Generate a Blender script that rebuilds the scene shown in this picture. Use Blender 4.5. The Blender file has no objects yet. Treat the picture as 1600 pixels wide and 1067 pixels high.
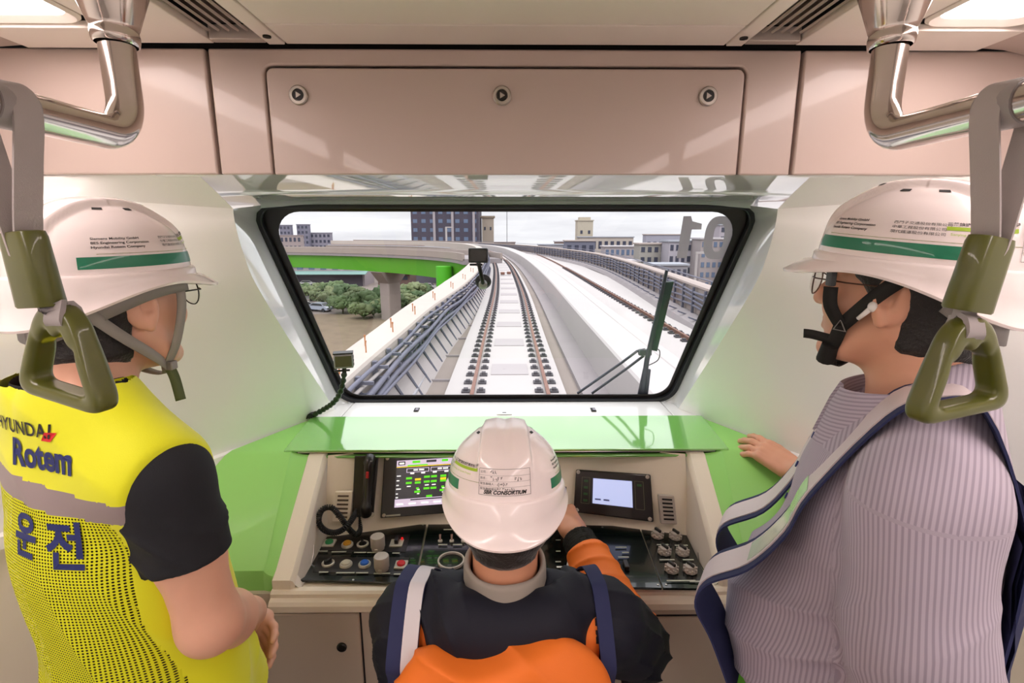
import bpy, bmesh, math, random
import numpy as np
from mathutils import Vector, Matrix, noise as mnoise
random.seed(7)
PI = math.pi
C = bpy.context.scene.collection
SC = bpy.context.scene

# ---------------------------------------------------------------- camera
F_PX, CAM_H, YAW = 800.0, 1.72, math.radians(0.57)
PITCH = math.atan(168.5 / F_PX)
cam_data = bpy.data.cameras.new('camera')
cam_data.sensor_width = 36.0
cam_data.lens = 36.0 * F_PX / 1600.0
cam_data.clip_start = 0.02
cam_data.clip_end = 3000
cam = bpy.data.objects.new('camera', cam_data)
C.objects.link(cam)
cam.location = (0, 0, CAM_H)
cam.rotation_euler = (PI / 2 - PITCH, 0, -YAW)
SC.camera = cam

# ---------------------------------------------------------------- colour management
SC.view_settings.view_transform = 'Standard'
SC.view_settings.look = 'None'
SC.view_settings.exposure = 0.0
SC.view_settings.gamma = 1.0
SC.view_settings.use_curve_mapping = False
SC.cycles.use_denoising = True
SC.cycles.max_bounces = 10
SC.cycles.diffuse_bounces = 5
SC.cycles.glossy_bounces = 5
SC.cycles.transparent_max_bounces = 12
SC.cycles.sample_clamp_indirect = 6.0
SC.cycles.caustics_reflective = False
SC.cycles.caustics_refractive = False

# ---------------------------------------------------------------- overcast sky
world = bpy.data.worlds.new('overcast_sky')
SC.world = world
world.use_nodes = True
nt = world.node_tree
nt.nodes.clear()
w_out = nt.nodes.new('ShaderNodeOutputWorld')
w_bg = nt.nodes.new('ShaderNodeBackground')
w_tc = nt.nodes.new('ShaderNodeTexCoord')
w_map = nt.nodes.new('ShaderNodeMapping')
w_map.inputs['Scale'].default_value = (2.0, 2.0, 16.0)
w_no = nt.nodes.new('ShaderNodeTexNoise')
w_no.inputs['Scale'].default_value = 1.6
w_no.inputs['Detail'].default_value = 6.0
w_no.inputs['Roughness'].default_value = 0.55
w_cr = nt.nodes.new('ShaderNodeValToRGB')
w_cr.color_ramp.elements[0].position = 0.36
w_cr.color_ramp.elements[0].color = (0.76, 0.75, 0.80, 1)
w_cr.color_ramp.elements[1].position = 0.60
w_cr.color_ramp.elements[1].color = (0.97, 0.96, 1.0, 1)
nt.links.new(w_tc.outputs['Generated'], w_map.inputs['Vector'])
nt.links.new(w_map.outputs['Vector'], w_no.inputs['Vector'])
nt.links.new(w_no.outputs['Fac'], w_cr.inputs['Fac'])
# overcast skies are about three times as bright overhead as at the horizon
w_sep = nt.nodes.new('ShaderNodeSeparateXYZ'); nt.links.new(w_tc.outputs['Generated'], w_sep.inputs[0])
w_rng = nt.nodes.new('ShaderNodeMapRange'); w_rng.inputs['From Min'].default_value = 0.12; w_rng.inputs['From Max'].default_value = 1.0
w_rng.inputs['To Min'].default_value = 1.0; w_rng.inputs['To Max'].default_value = 3.2
nt.links.new(w_sep.outputs['Z'], w_rng.inputs['Value'])
w_mul = nt.nodes.new('ShaderNodeVectorMath'); w_mul.operation = 'SCALE'
nt.links.new(w_cr.outputs['Color'], w_mul.inputs[0]); nt.links.new(w_rng.outputs['Result'], w_mul.inputs['Scale'])
nt.links.new(w_mul.outputs['Vector'], w_bg.inputs['Color'])
nt.links.new(w_bg.outputs['Background'], w_out.inputs['Surface'])
w_bg.inputs['Strength'].default_value = 1.12

sun_d = bpy.data.lights.new('sun', 'SUN')
sun_d.energy = 1.1
sun_d.angle = math.radians(25)
sun_d.color = (1.0, 0.96, 0.92)
sun = bpy.data.objects.new('sun', sun_d)
C.objects.link(sun)
sun.location = (0, -10, 40)
sun.rotation_euler = (math.radians(38), math.radians(12), 0)   # high, from behind the train

LAMP_COLOR = (1.0, 0.845, 0.815)
LAMP_STRENGTH = 11.5

# ---------------------------------------------------------------- helpers: pixels to points
_f = Vector((math.sin(YAW) * math.cos(PITCH), math.cos(YAW) * math.cos(PITCH), -math.sin(PITCH)))
_r = Vector((math.cos(YAW), -math.sin(YAW), 0))
_u = _r.cross(_f)
def ray(px, py): return _f + _r * ((px - 800) / F_PX) + _u * ((533.5 - py) / F_PX)
def at(px, py, Y):
    d = ray(px, py); return Vector((0, 0, CAM_H)) + d * (Y / d.y)
def at_z(px, py, z):
    d = ray(px, py); return Vector((0, 0, CAM_H)) + d * ((z - CAM_H) / d.z)

# ---------------------------------------------------------------- helpers: materials
def lin(c):
    if len(c) == 4 and not isinstance(c, str): return tuple(c)      # already linear
    if isinstance(c, str):
        c = tuple(int(c[i:i + 2], 16) / 255 for i in (0, 2, 4))
    return tuple(x / 12.92 if x <= 0.04045 else ((x + 0.055) / 1.055) ** 2.4 for x in c[:3]) + (1,)
_mats = {}
def mat(name, col, rough=0.5, metal=0.0, coat=0.0, emit=None, estr=0.0, bump=0.0, bscale=200.0, var=0.0, vscale=6.0, spec=0.5, sheen=0.0, sss=0.0, alpha=None):
    """Principled material; optional noise bump and a noise variation of the surface's own colour."""
    if name in _mats: return _mats[name]
    m = bpy.data.materials.new(name); m.use_nodes = True
    n = m.node_tree.nodes; l = m.node_tree.links
    b = n['Principled BSDF']
    b.inputs['Base Color'].default_value = lin(col)
    b.inputs['Roughness'].default_value = rough
    b.inputs['Metallic'].default_value = metal
    b.inputs['Coat Weight'].default_value = coat
    b.inputs['Coat Roughness'].default_value = 0.03
    b.inputs['Specular IOR Level'].default_value = spec
    b.inputs['Sheen Weight'].default_value = sheen
    if sss:
        b.inputs['Subsurface Weight'].default_value = sss
        b.inputs['Subsurface Radius'].default_value = (0.012, 0.005, 0.003)
        b.inputs['Subsurface Scale'].default_value = 1.0
    if emit is not None:
        b.inputs['Emission Color'].default_value = lin(emit); b.inputs['Emission Strength'].default_value = estr
    tc = None
    if bump or var:
        tc = n.new('ShaderNodeTexCoord')
    if bump:
        t = n.new('ShaderNodeTexNoise'); t.inputs['Scale'].default_value = bscale; t.inputs['Detail'].default_value = 3
        bp = n.new('ShaderNodeBump'); bp.inputs['Strength'].default_value = bump; bp.inputs['Distance'].default_value = 0.002
        l.new(tc.outputs['Object'], t.inputs['Vector']); l.new(t.outputs['Fac'], bp.inputs['Height']); l.new(bp.outputs['Normal'], b.inputs['Normal'])
    if var:
        t = n.new('ShaderNodeTexNoise'); t.inputs['Scale'].default_value = vscale; t.inputs['Detail'].default_value = 5
        mx = n.new('ShaderNodeMix'); mx.data_type = 'RGBA'
        c = lin(col)
        mx.inputs[6].default_value = tuple(max(0, x * (1 - var)) for x in c[:3]) + (1,)
        mx.inputs[7].default_value = tuple(min(1, x * (1 + var)) for x in c[:3]) + (1,)
        l.new(tc.outputs['Object'], t.inputs['Vector']); l.new(t.outputs['Fac'], mx.inputs[0]); l.new(mx.outputs[2], b.inputs['Base Color'])
    if alpha is not None:
        b.inputs['Alpha'].default_value = alpha
    _mats[name] = m
    return m
def nodes_of(m): return m.node_tree.nodes, m.node_tree.links, m.node_tree.nodes['Principled BSDF']

# ---------------------------------------------------------------- helpers: objects
def world_of(o):
    M = o.matrix_basis.copy() if not o.parent else world_of(o.parent) @ o.matrix_basis
    return M
def tag(o, label=None, cat=None, group=None, kind=None):
    if label: o['label'] = label
    if cat: o['category'] = cat
    if group: o['group'] = group
    if kind: o['kind'] = kind
    return o
def thing(name, label, cat, loc=(0, 0, 0), rotz=0.0, group=None, kind=None):
    o = bpy.data.objects.new(name, None); C.objects.link(o)
    o.empty_display_size = 0.05
    o.location = loc; o.rotation_euler = (0, 0, rotz)
    return tag(o, label, cat, group, kind)
def link_mesh(name, me, m, parent=None, smooth=40, bevel=0.0, segs=2):
    """me is in world coordinates; it becomes ONE object, local to its parent (or standing on its own base)."""
    if m is not None:
        for x in (m if isinstance(m, (list, tuple)) else [m]): me.materials.append(x)
    o = bpy.data.objects.new(name, me); C.objects.link(o)
    if parent is not None:
        o.parent = parent
        me.transform(world_of(parent).inverted())
    else:
        n = len(me.vertices); co = np.empty(n * 3, dtype=np.float32); me.vertices.foreach_get('co', co); co = co.reshape(-1, 3)
        lo, hi = co.min(0), co.max(0)
        base = Vector(((lo[0] + hi[0]) / 2, (lo[1] + hi[1]) / 2, lo[2]))
        me.transform(Matrix.Translation(-base)); o.location = base
    if smooth:
        me.shade_smooth()
        if smooth < 180: me.set_sharp_from_angle(angle=math.radians(smooth))
    if bevel:
        b = o.modifiers.new('bevel', 'BEVEL'); b.width = bevel; b.segments = segs; b.limit_method = 'ANGLE'; b.angle_limit = math.radians(35)
    return o
def copy_tree(o, parent=None):
    c = o.copy(); C.objects.link(c)
    if parent is not None: c.parent = parent
    for ch in list(o.children): copy_tree(ch, c)
    return c

class MB:
    """Collects shapes, then builds them as one mesh object."""
    def __init__(s): s.v = []; s.f = []
    def add(s, vs, fs):
        k = len(s.v); s.v += [tuple(p) for p in vs]; s.f += [tuple(i + k for i in q) for q in fs]; return s
    def box(s, c, size, R=None, taper=1.0):
        hx, hy, hz = (x / 2 for x in size)
        vs = [Vector((sx * hx * (taper if sz > 0 else 1), sy * hy * (taper if sz > 0 else 1), sz * hz)) for sz in (-1, 1) for sy in (-1, 1) for sx in (-1, 1)]
        if R is not None: vs = [R @ p for p in vs]
        c = Vector(c); vs = [p + c for p in vs]
        return s.add(vs, [(0, 2, 3, 1), (4, 5, 7, 6), (0, 1, 5, 4), (2, 6, 7, 3), (0, 4, 6, 2), (1, 3, 7, 5)])
    def hexa(s, p):   # 8 points: bottom loop 0-3, top loop 4-7
        return s.add(p, [(3, 2, 1, 0), (4, 5, 6, 7), (0, 1, 5, 4), (1, 2, 6, 5), (2, 3, 7, 6), (3, 0, 4, 7)])
    def slab(s, quad, t):  # four points, thickened along -normal
        q = [Vector(p) for p in quad]; n = (q[1] - q[0]).cross(q[3] - q[0]).normalized()
        return s.hexa([p - n * t for p in q] + q)
    def prism(s, poly, t):   # planar polygon (3D points, ccw seen from its normal), thickened along -normal
        q = [Vector(p) for p in poly]; n = Vector((0, 0, 0))
        for i in range(len(q)): n += q[i].cross(q[(i + 1) % len(q)])
        n.normalize(); k = len(q)
        vs = q + [p - n * t for p in q]
        return s.add(vs, [tuple(range(k)), tuple(range(2 * k - 1, k - 1, -1))] + [(i, i + k, (i + 1) % k + k, (i + 1) % k) for i in range(k)])
    def tube(s, pts, r, seg=10, closed=False, cap=True, up=None):
        P = [Vector(p) for p in pts]; n = len(P); rs = r if isinstance(r, (list, tuple)) else [r] * n
        T = []
        for i in range(n):
            if closed: a, b = P[(i - 1) % n], P[(i + 1) % n]
            else: a, b = P[max(i - 1, 0)], P[min(i + 1, n - 1)]
            T.append((b - a).normalized())
        u = T[0].orthogonal().normalized(); vs = []
        for i in range(n):
            u = (u - T[i] * u.dot(T[i])); u = u.normalized() if u.length > 1e-6 else T[i].orthogonal().normalized()
            w = T[i].cross(u)
            for k in range(seg):
                a = 2 * PI * k / seg; vs.append(P[i] + (u * math.cos(a) + w * math.sin(a)) * rs[i])
        fs = []
        for i in range(n if closed else n - 1):
            j = (i + 1) % n
            for k in range(seg): fs.append((i * seg + k, i * seg + (k + 1) % seg, j * seg + (k + 1) % seg, j * seg + k))
        if cap and not closed: fs += [tuple(range(seg - 1, -1, -1)), tuple((n - 1) * seg + k for k in range(seg))]
        return s.add(vs, fs)
    def lathe(s, prof, c, axis=(0, 0, 1), seg=24, sx=1.0, sy=1.0, caps=True):   # prof: (radius, height) pairs along axis
        c = Vector(c); ax = Vector(axis).normalized(); u = ax.orthogonal().normalized(); w = ax.cross(u); vs = []
        for r, h in prof:
            for k in range(seg):
                a = 2 * PI * k / seg; vs.append(c + ax * h + u * (r * math.cos(a) * sx) + w * (r * math.sin(a) * sy))
        fs = [(i * seg + k, i * seg + (k + 1) % seg, (i + 1) * seg + (k + 1) % seg, (i + 1) * seg + k) for i in range(len(prof) - 1) for k in range(seg)]
        if caps and prof[0][0] > 1e-6: fs.append(tuple(range(seg - 1, -1, -1)))
        if caps and prof[-1][0] > 1e-6: fs.append(tuple((len(prof) - 1) * seg + k for k in range(seg)))
        return s.add(vs, fs)
    def grid(s, rows, closed=False):   # rows of points -> quads
        n, m = len(rows), len(rows[0]); vs = [p for r in rows for p in r]
        fs = [(i * m + j, i * m + (j + 1) % m, (i + 1) * m + (j + 1) % m, (i + 1) * m + j) for i in range(n - 1) for j in range(m if closed else m - 1)]
        return s.add(vs, fs)
    def ribbon(s, pts, side, w, t=0.0015):
        """flat strap: pts along the middle, side = width direction(s)"""
        P = [Vector(p) for p in pts]; n = len(P)
        S = side if isinstance(side, list) else [side] * n
        W = w if isinstance(w, list) else [w] * n
        rows = []
        for i in range(n):
            T = (P[min(i + 1, n - 1)] - P[max(i - 1, 0)]).normalized(); d = Vector(S[i]); d = (d - T * d.dot(T)).normalized(); nn = T.cross(d)
            a, b = P[i] - d * W[i] / 2, P[i] + d * W[i] / 2
            rows.append([a - nn * t / 2, b - nn * t / 2, b + nn * t / 2, a + nn * t / 2])
        k = len(s.v); s.grid(rows, closed=True)
        s.f += [(k + 3, k + 2, k + 1, k), tuple(k + (n - 1) * 4 + i for i in range(4))]
        return s
    def sphere(s, c, r, seg=16, rings=10, R=None):
        c = Vector(c); rr = r if isinstance(r, (tuple, list)) else (r, r, r)
        rows = []
        for i in range(rings + 1):
            a = PI * i / rings
            row = []
            for k in range(seg):
                b = 2 * PI * k / seg; p = Vector((rr[0] * math.sin(a) * math.cos(b), rr[1] * math.sin(a) * math.sin(b), -rr[2] * math.cos(a)))
                row.append(c + (R @ p if R is not None else p))
            rows.append(row)
        return s.grid(rows, closed=True)
    def mesh(s, name, merge=1e-6):
        me = bpy.data.meshes.new(name); bm = bmesh.new()
        vs = [bm.verts.new(p) for p in s.v]
        for q in s.f:
            try: bm.faces.new([vs[i] for i in q])
            except ValueError: pass
        bmesh.ops.remove_doubles(bm, verts=bm.verts, dist=merge)
        bmesh.ops.dissolve_degenerate(bm, dist=1e-7, edges=bm.edges)
        bmesh.ops.recalc_face_normals(bm, faces=bm.faces)
        bm.to_mesh(me); bm.free()
        return me
    def build(s, name, m, parent=None, smooth=40, bevel=0.0, segs=2):
        return link_mesh(name, s.mesh(name), m, parent, smooth, bevel, segs)
def struct(name, mb, m, smooth=40, bevel=0.0, parent=None, **k):
    o = mb.build(name, m, parent, smooth, bevel, **k)
    if parent is None: o['kind'] = 'structure'
    return o
def spline(pts, n):
    """Catmull-Rom through the points, n samples per span"""
    P = [Vector(p) for p in pts]; out = []
    for i in range(len(P) - 1):
        p0, p1, p2, p3 = P[max(i - 1, 0)], P[i], P[i + 1], P[min(i + 2, len(P) - 1)]
        for k in range(n):
            t = k / n
            out.append(0.5 * ((2 * p1) + (p2 - p0) * t + (2 * p0 - 5 * p1 + 4 * p2 - p3) * t * t + (3 * p1 - p0 - 3 * p2 + p3) * t ** 3))
    out.append(P[-1]); return out

# ---------------------------------------------------------------- helpers: lettering
def text_mesh(s, size=1.0, bold=0.0, shear=0.0, align='CENTER', depth=0.0, spacing=1.0, xscale=1.0, mirror=False):
    """Lettering as flat triangles: (verts as (u, v, w), faces), centred on the origin"""
    cu = bpy.data.curves.new('lettering', 'FONT'); cu.body = s; cu.size = size; cu.offset = bold; cu.shear = shear
    cu.align_x = align; cu.align_y = 'CENTER'; cu.extrude = depth; cu.space_character = spacing; cu.resolution_u = 4
    o = bpy.data.objects.new('lettering', cu); C.objects.link(o)
    dg = bpy.context.evaluated_depsgraph_get(); me = bpy.data.meshes.new_from_object(o.evaluated_get(dg))
    vs = [(v.co.x * xscale * (-1 if mirror else 1), v.co.y, v.co.z) for v in me.vertices]; fs = [tuple(p.vertices) for p in me.polygons]
    bpy.data.objects.remove(o); bpy.data.meshes.remove(me); bpy.data.curves.remove(cu)
    return vs, fs
def put_text(mb, s, mapping, **k):
    vs, fs = text_mesh(s, **k); mb.add([mapping(u, v, w) for u, v, w in vs], fs)

# ---------------------------------------------------------------- helpers: smooth solid bodies from distance fields (numpy)
def V3(*a): return np.array(a, dtype=np.float32)
def smin(a, b, k):
    h = np.clip(0.5 + 0.5 * (b - a) / k, 0, 1); return b + (a - b) * h - k * h * (1 - h)
def smax(a, b, k): return -smin(-a, -b, k)
def sstep(a, b, x):
    t = np.clip((x - a) / (b - a), 0, 1); return t * t * (3 - 2 * t)
def cap(P, a, b, ra, rb=None):
    rb = ra if rb is None else rb
    a = np.asarray(a, np.float32); b = np.asarray(b, np.float32); ab = b - a
    t = np.clip(((P - a) @ ab) / max(float(ab @ ab), 1e-12), 0, 1)
    return np.linalg.norm(P - a - t[:, None] * ab, axis=1) - (ra + (rb - ra) * t)
def chain(P, pts, rs, k):
    d = None
    for i in range(len(pts) - 1):
        e = cap(P, pts[i], pts[i + 1], rs[i], rs[i + 1]); d = e if d is None else smin(d, e, k)
    return d
def ell(P, c, r, R=None):
    q = P - np.asarray(c, np.float32)
    if R is not None: q = q @ np.asarray(R, np.float32)     # rows: into the ellipsoid's own axes
    r = np.asarray(r, np.float32)
    k0 = np.linalg.norm(q / r, axis=1); k1 = np.linalg.norm(q / (r * r), axis=1)
    return k0 * (k0 - 1) / np.maximum(k1, 1e-6)
def rbox(P, c, h, rad, R=None):
    q = P - np.asarray(c, np.float32)
    if R is not None: q = q @ np.asarray(R, np.float32)
    d = np.abs(q) - (np.asarray(h, np.float32) - rad)
    return np.linalg.norm(np.maximum(d, 0), axis=1) + np.minimum(d.max(1), 0) - rad
def rot3(rx=0, ry=0, rz=0):
    return np.array((Matrix.Rotation(rz, 3, 'Z') @ Matrix.Rotation(ry, 3, 'Y') @ Matrix.Rotation(rx, 3, 'X')), dtype=np.float32)
def wob(P, s, seed=0.0):
    """cheap smooth 3D noise, about -1..1"""
    x, y, z = P[:, 0] * s + seed, P[:, 1] * s + 1.7 * seed, P[:, 2] * s - seed
    return (np.sin(x + 1.3 * np.sin(0.9 * y + 0.4 * z)) + np.sin(1.1 * y + 1.4 * np.sin(0.8 * z + 0.5 * x)) + np.sin(0.9 * z + 1.2 * np.sin(1.1 * x - 0.6 * y))) / 3
def folds(P, d, freq, seed=0.0, sharp=2.0, warp=1.5, wf=9.0):
    """cloth folds: sharp-ridged, wavering lines across the direction d; 0..1"""
    ph = P @ (np.asarray(d, np.float32) / np.linalg.norm(d)) * freq + warp * wob(P, wf, seed) + .6 * warp * wob(P, wf * 2.3, seed + 3)
    return (1 - np.abs(np.sin(ph))) ** sharp * (.55 + .45 * wob(P, wf * 1.4, seed + 7))
def sdf_verts(f, lo, hi, h, newton=2):
    lo = np.asarray(lo, np.float32); hi = np.asarray(hi, np.float32); B = 4
    nb = np.maximum(np.ceil((hi - lo) / (h * B)).astype(int), 1); n = nb * B + 1
    bc = np.stack(np.meshgrid(*[lo[i] + (np.arange(nb[i]) + 0.5) * h * B for i in range(3)], indexing='ij'), -1).reshape(-1, 3).astype(np.float32)
    db = np.concatenate([f(bc[i:i + 200000]) for i in range(0, len(bc), 200000)])
    act = np.abs(db) < h * B * 1.75
    D = np.empty(n, np.float32)
    D[:-1, :-1, :-1] = np.repeat(np.repeat(np.repeat(np.where(db > 0, 1, -1).reshape(nb), B, 0), B, 1), B, 2)
    D[-1], D[:, -1], D[:, :, -1] = 1, 1, 1
    off = np.stack(np.meshgrid(*[np.arange(B + 1)] * 3, indexing='ij'), -1).reshape(-1, 3)
    idx = (np.argwhere(act.reshape(nb)) * B)[:, None, :] + off[None]
    idx = idx.reshape(-1, 3); flat = np.unique(np.ravel_multi_index(idx.T, n)); idx = np.stack(np.unravel_index(flat, n), -1)
    P = (lo + idx * h).astype(np.float32)
    D[idx[:, 0], idx[:, 1], idx[:, 2]] = np.concatenate([f(P[i:i + 200000]) for i in range(0, len(P), 200000)])
    S = D < 0
    c = [S[a:n[0] - 1 + a, b:n[1] - 1 + b, d:n[2] - 1 + d] for a in (0, 1) for b in (0, 1) for d in (0, 1)]
    cnt = sum(x.astype(np.int8) for x in c); cells = np.argwhere((cnt > 0) & (cnt < 8))
    cid = -np.ones(n - 1, dtype=np.int64); cid[tuple(cells.T)] = np.arange(len(cells))
    acc = np.zeros((len(cells), 3), np.float32); num = np.zeros(len(cells), np.float32)
    corner = np.array([(a, b, d) for a in (0, 1) for b in (0, 1) for d in (0, 1)])
    val = np.stack([D[tuple((cells + k).T)] for k in corner], 1)
    for i in range(8):
        for j in range(i + 1, 8):
            if np.abs(corner[i] - corner[j]).sum() != 1: continue
            a, b = val[:, i], val[:, j]; m = (a < 0) != (b < 0)
            t = np.where(m, a / np.where(m, a - b, 1), 0)
            acc += np.where(m[:, None], corner[i] + t[:, None] * (corner[j] - corner[i]), 0); num += m
    vs = lo + (cells + acc / num[:, None]) * h
    vs = vs.astype(np.float32)
    quads = []
    for ax in range(3):
        u, w = (ax + 1) % 3, (ax + 2) % 3
        sl0 = [slice(1, n[k] - 1) for k in range(3)]; sl1 = list(sl0)
        sl0[ax] = slice(0, n[ax] - 1); sl1[ax] = slice(1, n[ax])
        a, b = S[tuple(sl0)], S[tuple(sl1)]; base = np.array([1, 1, 1]); base[ax] = 0
        for flip, m in ((False, a & ~b), (True, ~a & b)):
            e = np.argwhere(m) + base
            if not len(e): continue
            du = np.zeros(3, int); du[u] = 1; dw = np.zeros(3, int); dw[w] = 1
            q = [cid[tuple((e - du - dw).T)], cid[tuple((e - dw).T)], cid[tuple(e.T)], cid[tuple((e - du).T)]]
            if flip: q = q[::-1]
            quads.append(np.stack(q, 1))
    q = np.concatenate(quads)
    for _ in range(newton):
        e = h * 0.3; d = f(vs)
        g = np.stack([f(vs + np.eye(3, dtype=np.float32)[i] * e) - f(vs - np.eye(3, dtype=np.float32)[i] * e) for i in range(3)], 1) / (2 * e)
        g2 = np.maximum((g * g).sum(1), 0.15)
        vs = vs - np.clip(d / g2, -h * 0.7, h * 0.7)[:, None] * g
    return vs, q
def np_mesh(name, vs, fs):
    me = bpy.data.meshes.new(name); me.vertices.add(len(vs)); me.vertices.foreach_set('co', np.asarray(vs, np.float32).ravel())
    k = fs.shape[1]; me.loops.add(len(fs) * k); me.loops.foreach_set('vertex_index', fs.astype(np.int32).ravel())
    me.polygons.add(len(fs)); me.polygons.foreach_set('loop_start', np.arange(0, len(fs) * k, k, dtype=np.int32))
    me.update(calc_edges=True); me.validate(); return me
def sdf_obj(name, f, lo, hi, h, m, M=None, parent=None, smooth=180, keep=None):
    vs, q = sdf_verts(f, lo, hi, h)
    if keep is not None:
        ok = keep(vs); q = q[ok[q].all(1)]
        used = np.unique(q); re = -np.ones(len(vs), int); re[used] = np.arange(len(used)); vs = vs[used]; q = re[q]
    me = np_mesh(name, vs, q)
    if M is not None: me.transform(M)
    return link_mesh(name, me, m, parent, smooth)
def march(f, p, d, tmax=0.6, steps=60):
    """first hit of the rays p + t d on the field f; arrays of points"""
    p = np.asarray(p, np.float32).copy(); d = np.asarray(d, np.float32); t = np.zeros(len(p), np.float32)
    for _ in range(steps):
        v = f(p + t[:, None] * d); t = np.minimum(t + np.clip(v, -0.02, 0.05) * 0.85, tmax)
    return p + t[:, None] * d

# ================================================================ MATERIALS
M_panel = mat('gelcoat_panel', 'C8B6AD', 0.32, coat=0.25, bump=0.015, bscale=300)
M_ceil = mat('ceiling_paint', 'F3E9E0', 0.55, bump=0.02, bscale=400)
M_wall = mat('gelcoat_wall', 'F3F4F0', 0.22, coat=0.35)
M_reveal = mat('gelcoat_reveal', 'F4F4F2', 0.08, coat=1.0, spec=1.0)
M_reveal.node_tree.nodes['Principled BSDF'].inputs['IOR'].default_value = 1.9
M_sill = mat('gelcoat_sill', 'F3F2EF', 0.25, coat=0.3)
M_dark = mat('gap_black', '14110F', 0.7)
M_alu = mat('vent_aluminium', 'C9BDB4', 0.4, metal=0.3)
M_rubber = mat('rubber_black', '15171C', 0.45)
M_green = mat('lacquer_green', '86CC66', 0.10, coat=1.0, spec=1.0)
M_green.node_tree.nodes['Principled BSDF'].inputs['IOR'].default_value = 1.8
M_greens = mat('lacquer_green_satin', '98D972', 0.30, coat=0.4)
M_cream = mat('console_cream', 'EADFCB', 0.42, bump=0.05, bscale=500)
M_beige = mat('cabinet_beige', 'C6B8A8', 0.5, bump=0.06, bscale=500)
M_blackp = mat('black_panel', '17130F', 0.35, coat=0.2)
M_plate = mat('plate_dark_green', '0B1412', 0.18, coat=0.6)
M_steel = mat('polished_steel', 'D9CFC9', 0.13, metal=1.0, bump=0.01, bscale=60)
M_steel2 = mat('satin_steel', 'BDB6AE', 0.3, metal=1.0)
M_grey = mat('grey_plastic', 'B9AFA4', 0.4)
M_white = mat('white_marking', 'E9E7E0', 0.5)
M_floor = mat('vinyl_floor', '8A8682', 0.5, var=0.1, vscale=40)
M_lamp = mat('lamp_diffuser', 'FFFFFF', 0.5)
_n, _l, _b = nodes_of(M_lamp)
_b.inputs['Emission Color'].default_value = LAMP_COLOR + (1,)
_b.inputs['Emission Strength'].default_value = LAMP_STRENGTH

ZC, YP = 2.079, 1.10          # ceiling height, plane of the upper front panel

# ================================================================ SALOON SHELL
struct('floor', MB().box((0, -1.0, -0.02), (2.62, 5.6, 0.04)), M_floor)
struct('wall_back', MB().box((0, -3.82, 1.05), (2.62, 0.04, 2.1)), M_wall)
for sx, nm in ((-1, 'wall_left'), (1, 'wall_right')):
    struct(nm, MB().box((sx * 1.28, -1.5, 1.05), (0.04, 4.6, 2.1)), M_wall)
    # cove between side wall and ceiling
    rows = [[(sx * (0.915 + 0.345 * math.sin(a)), y, 1.83 + 0.249 * math.cos(a)) for a in [k * PI / 16 for k in range(9)]] for y in (-3.8, 1.098)]
    r2 = [[(p[0] + sx * 0.012, p[1], p[2] + 0.012) for p in r] for r in rows]
    mb = MB().grid(rows).grid(r2)
    struct('trim_%d' % (1 if sx < 0 else 2), mb, M_panel, 60)

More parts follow.
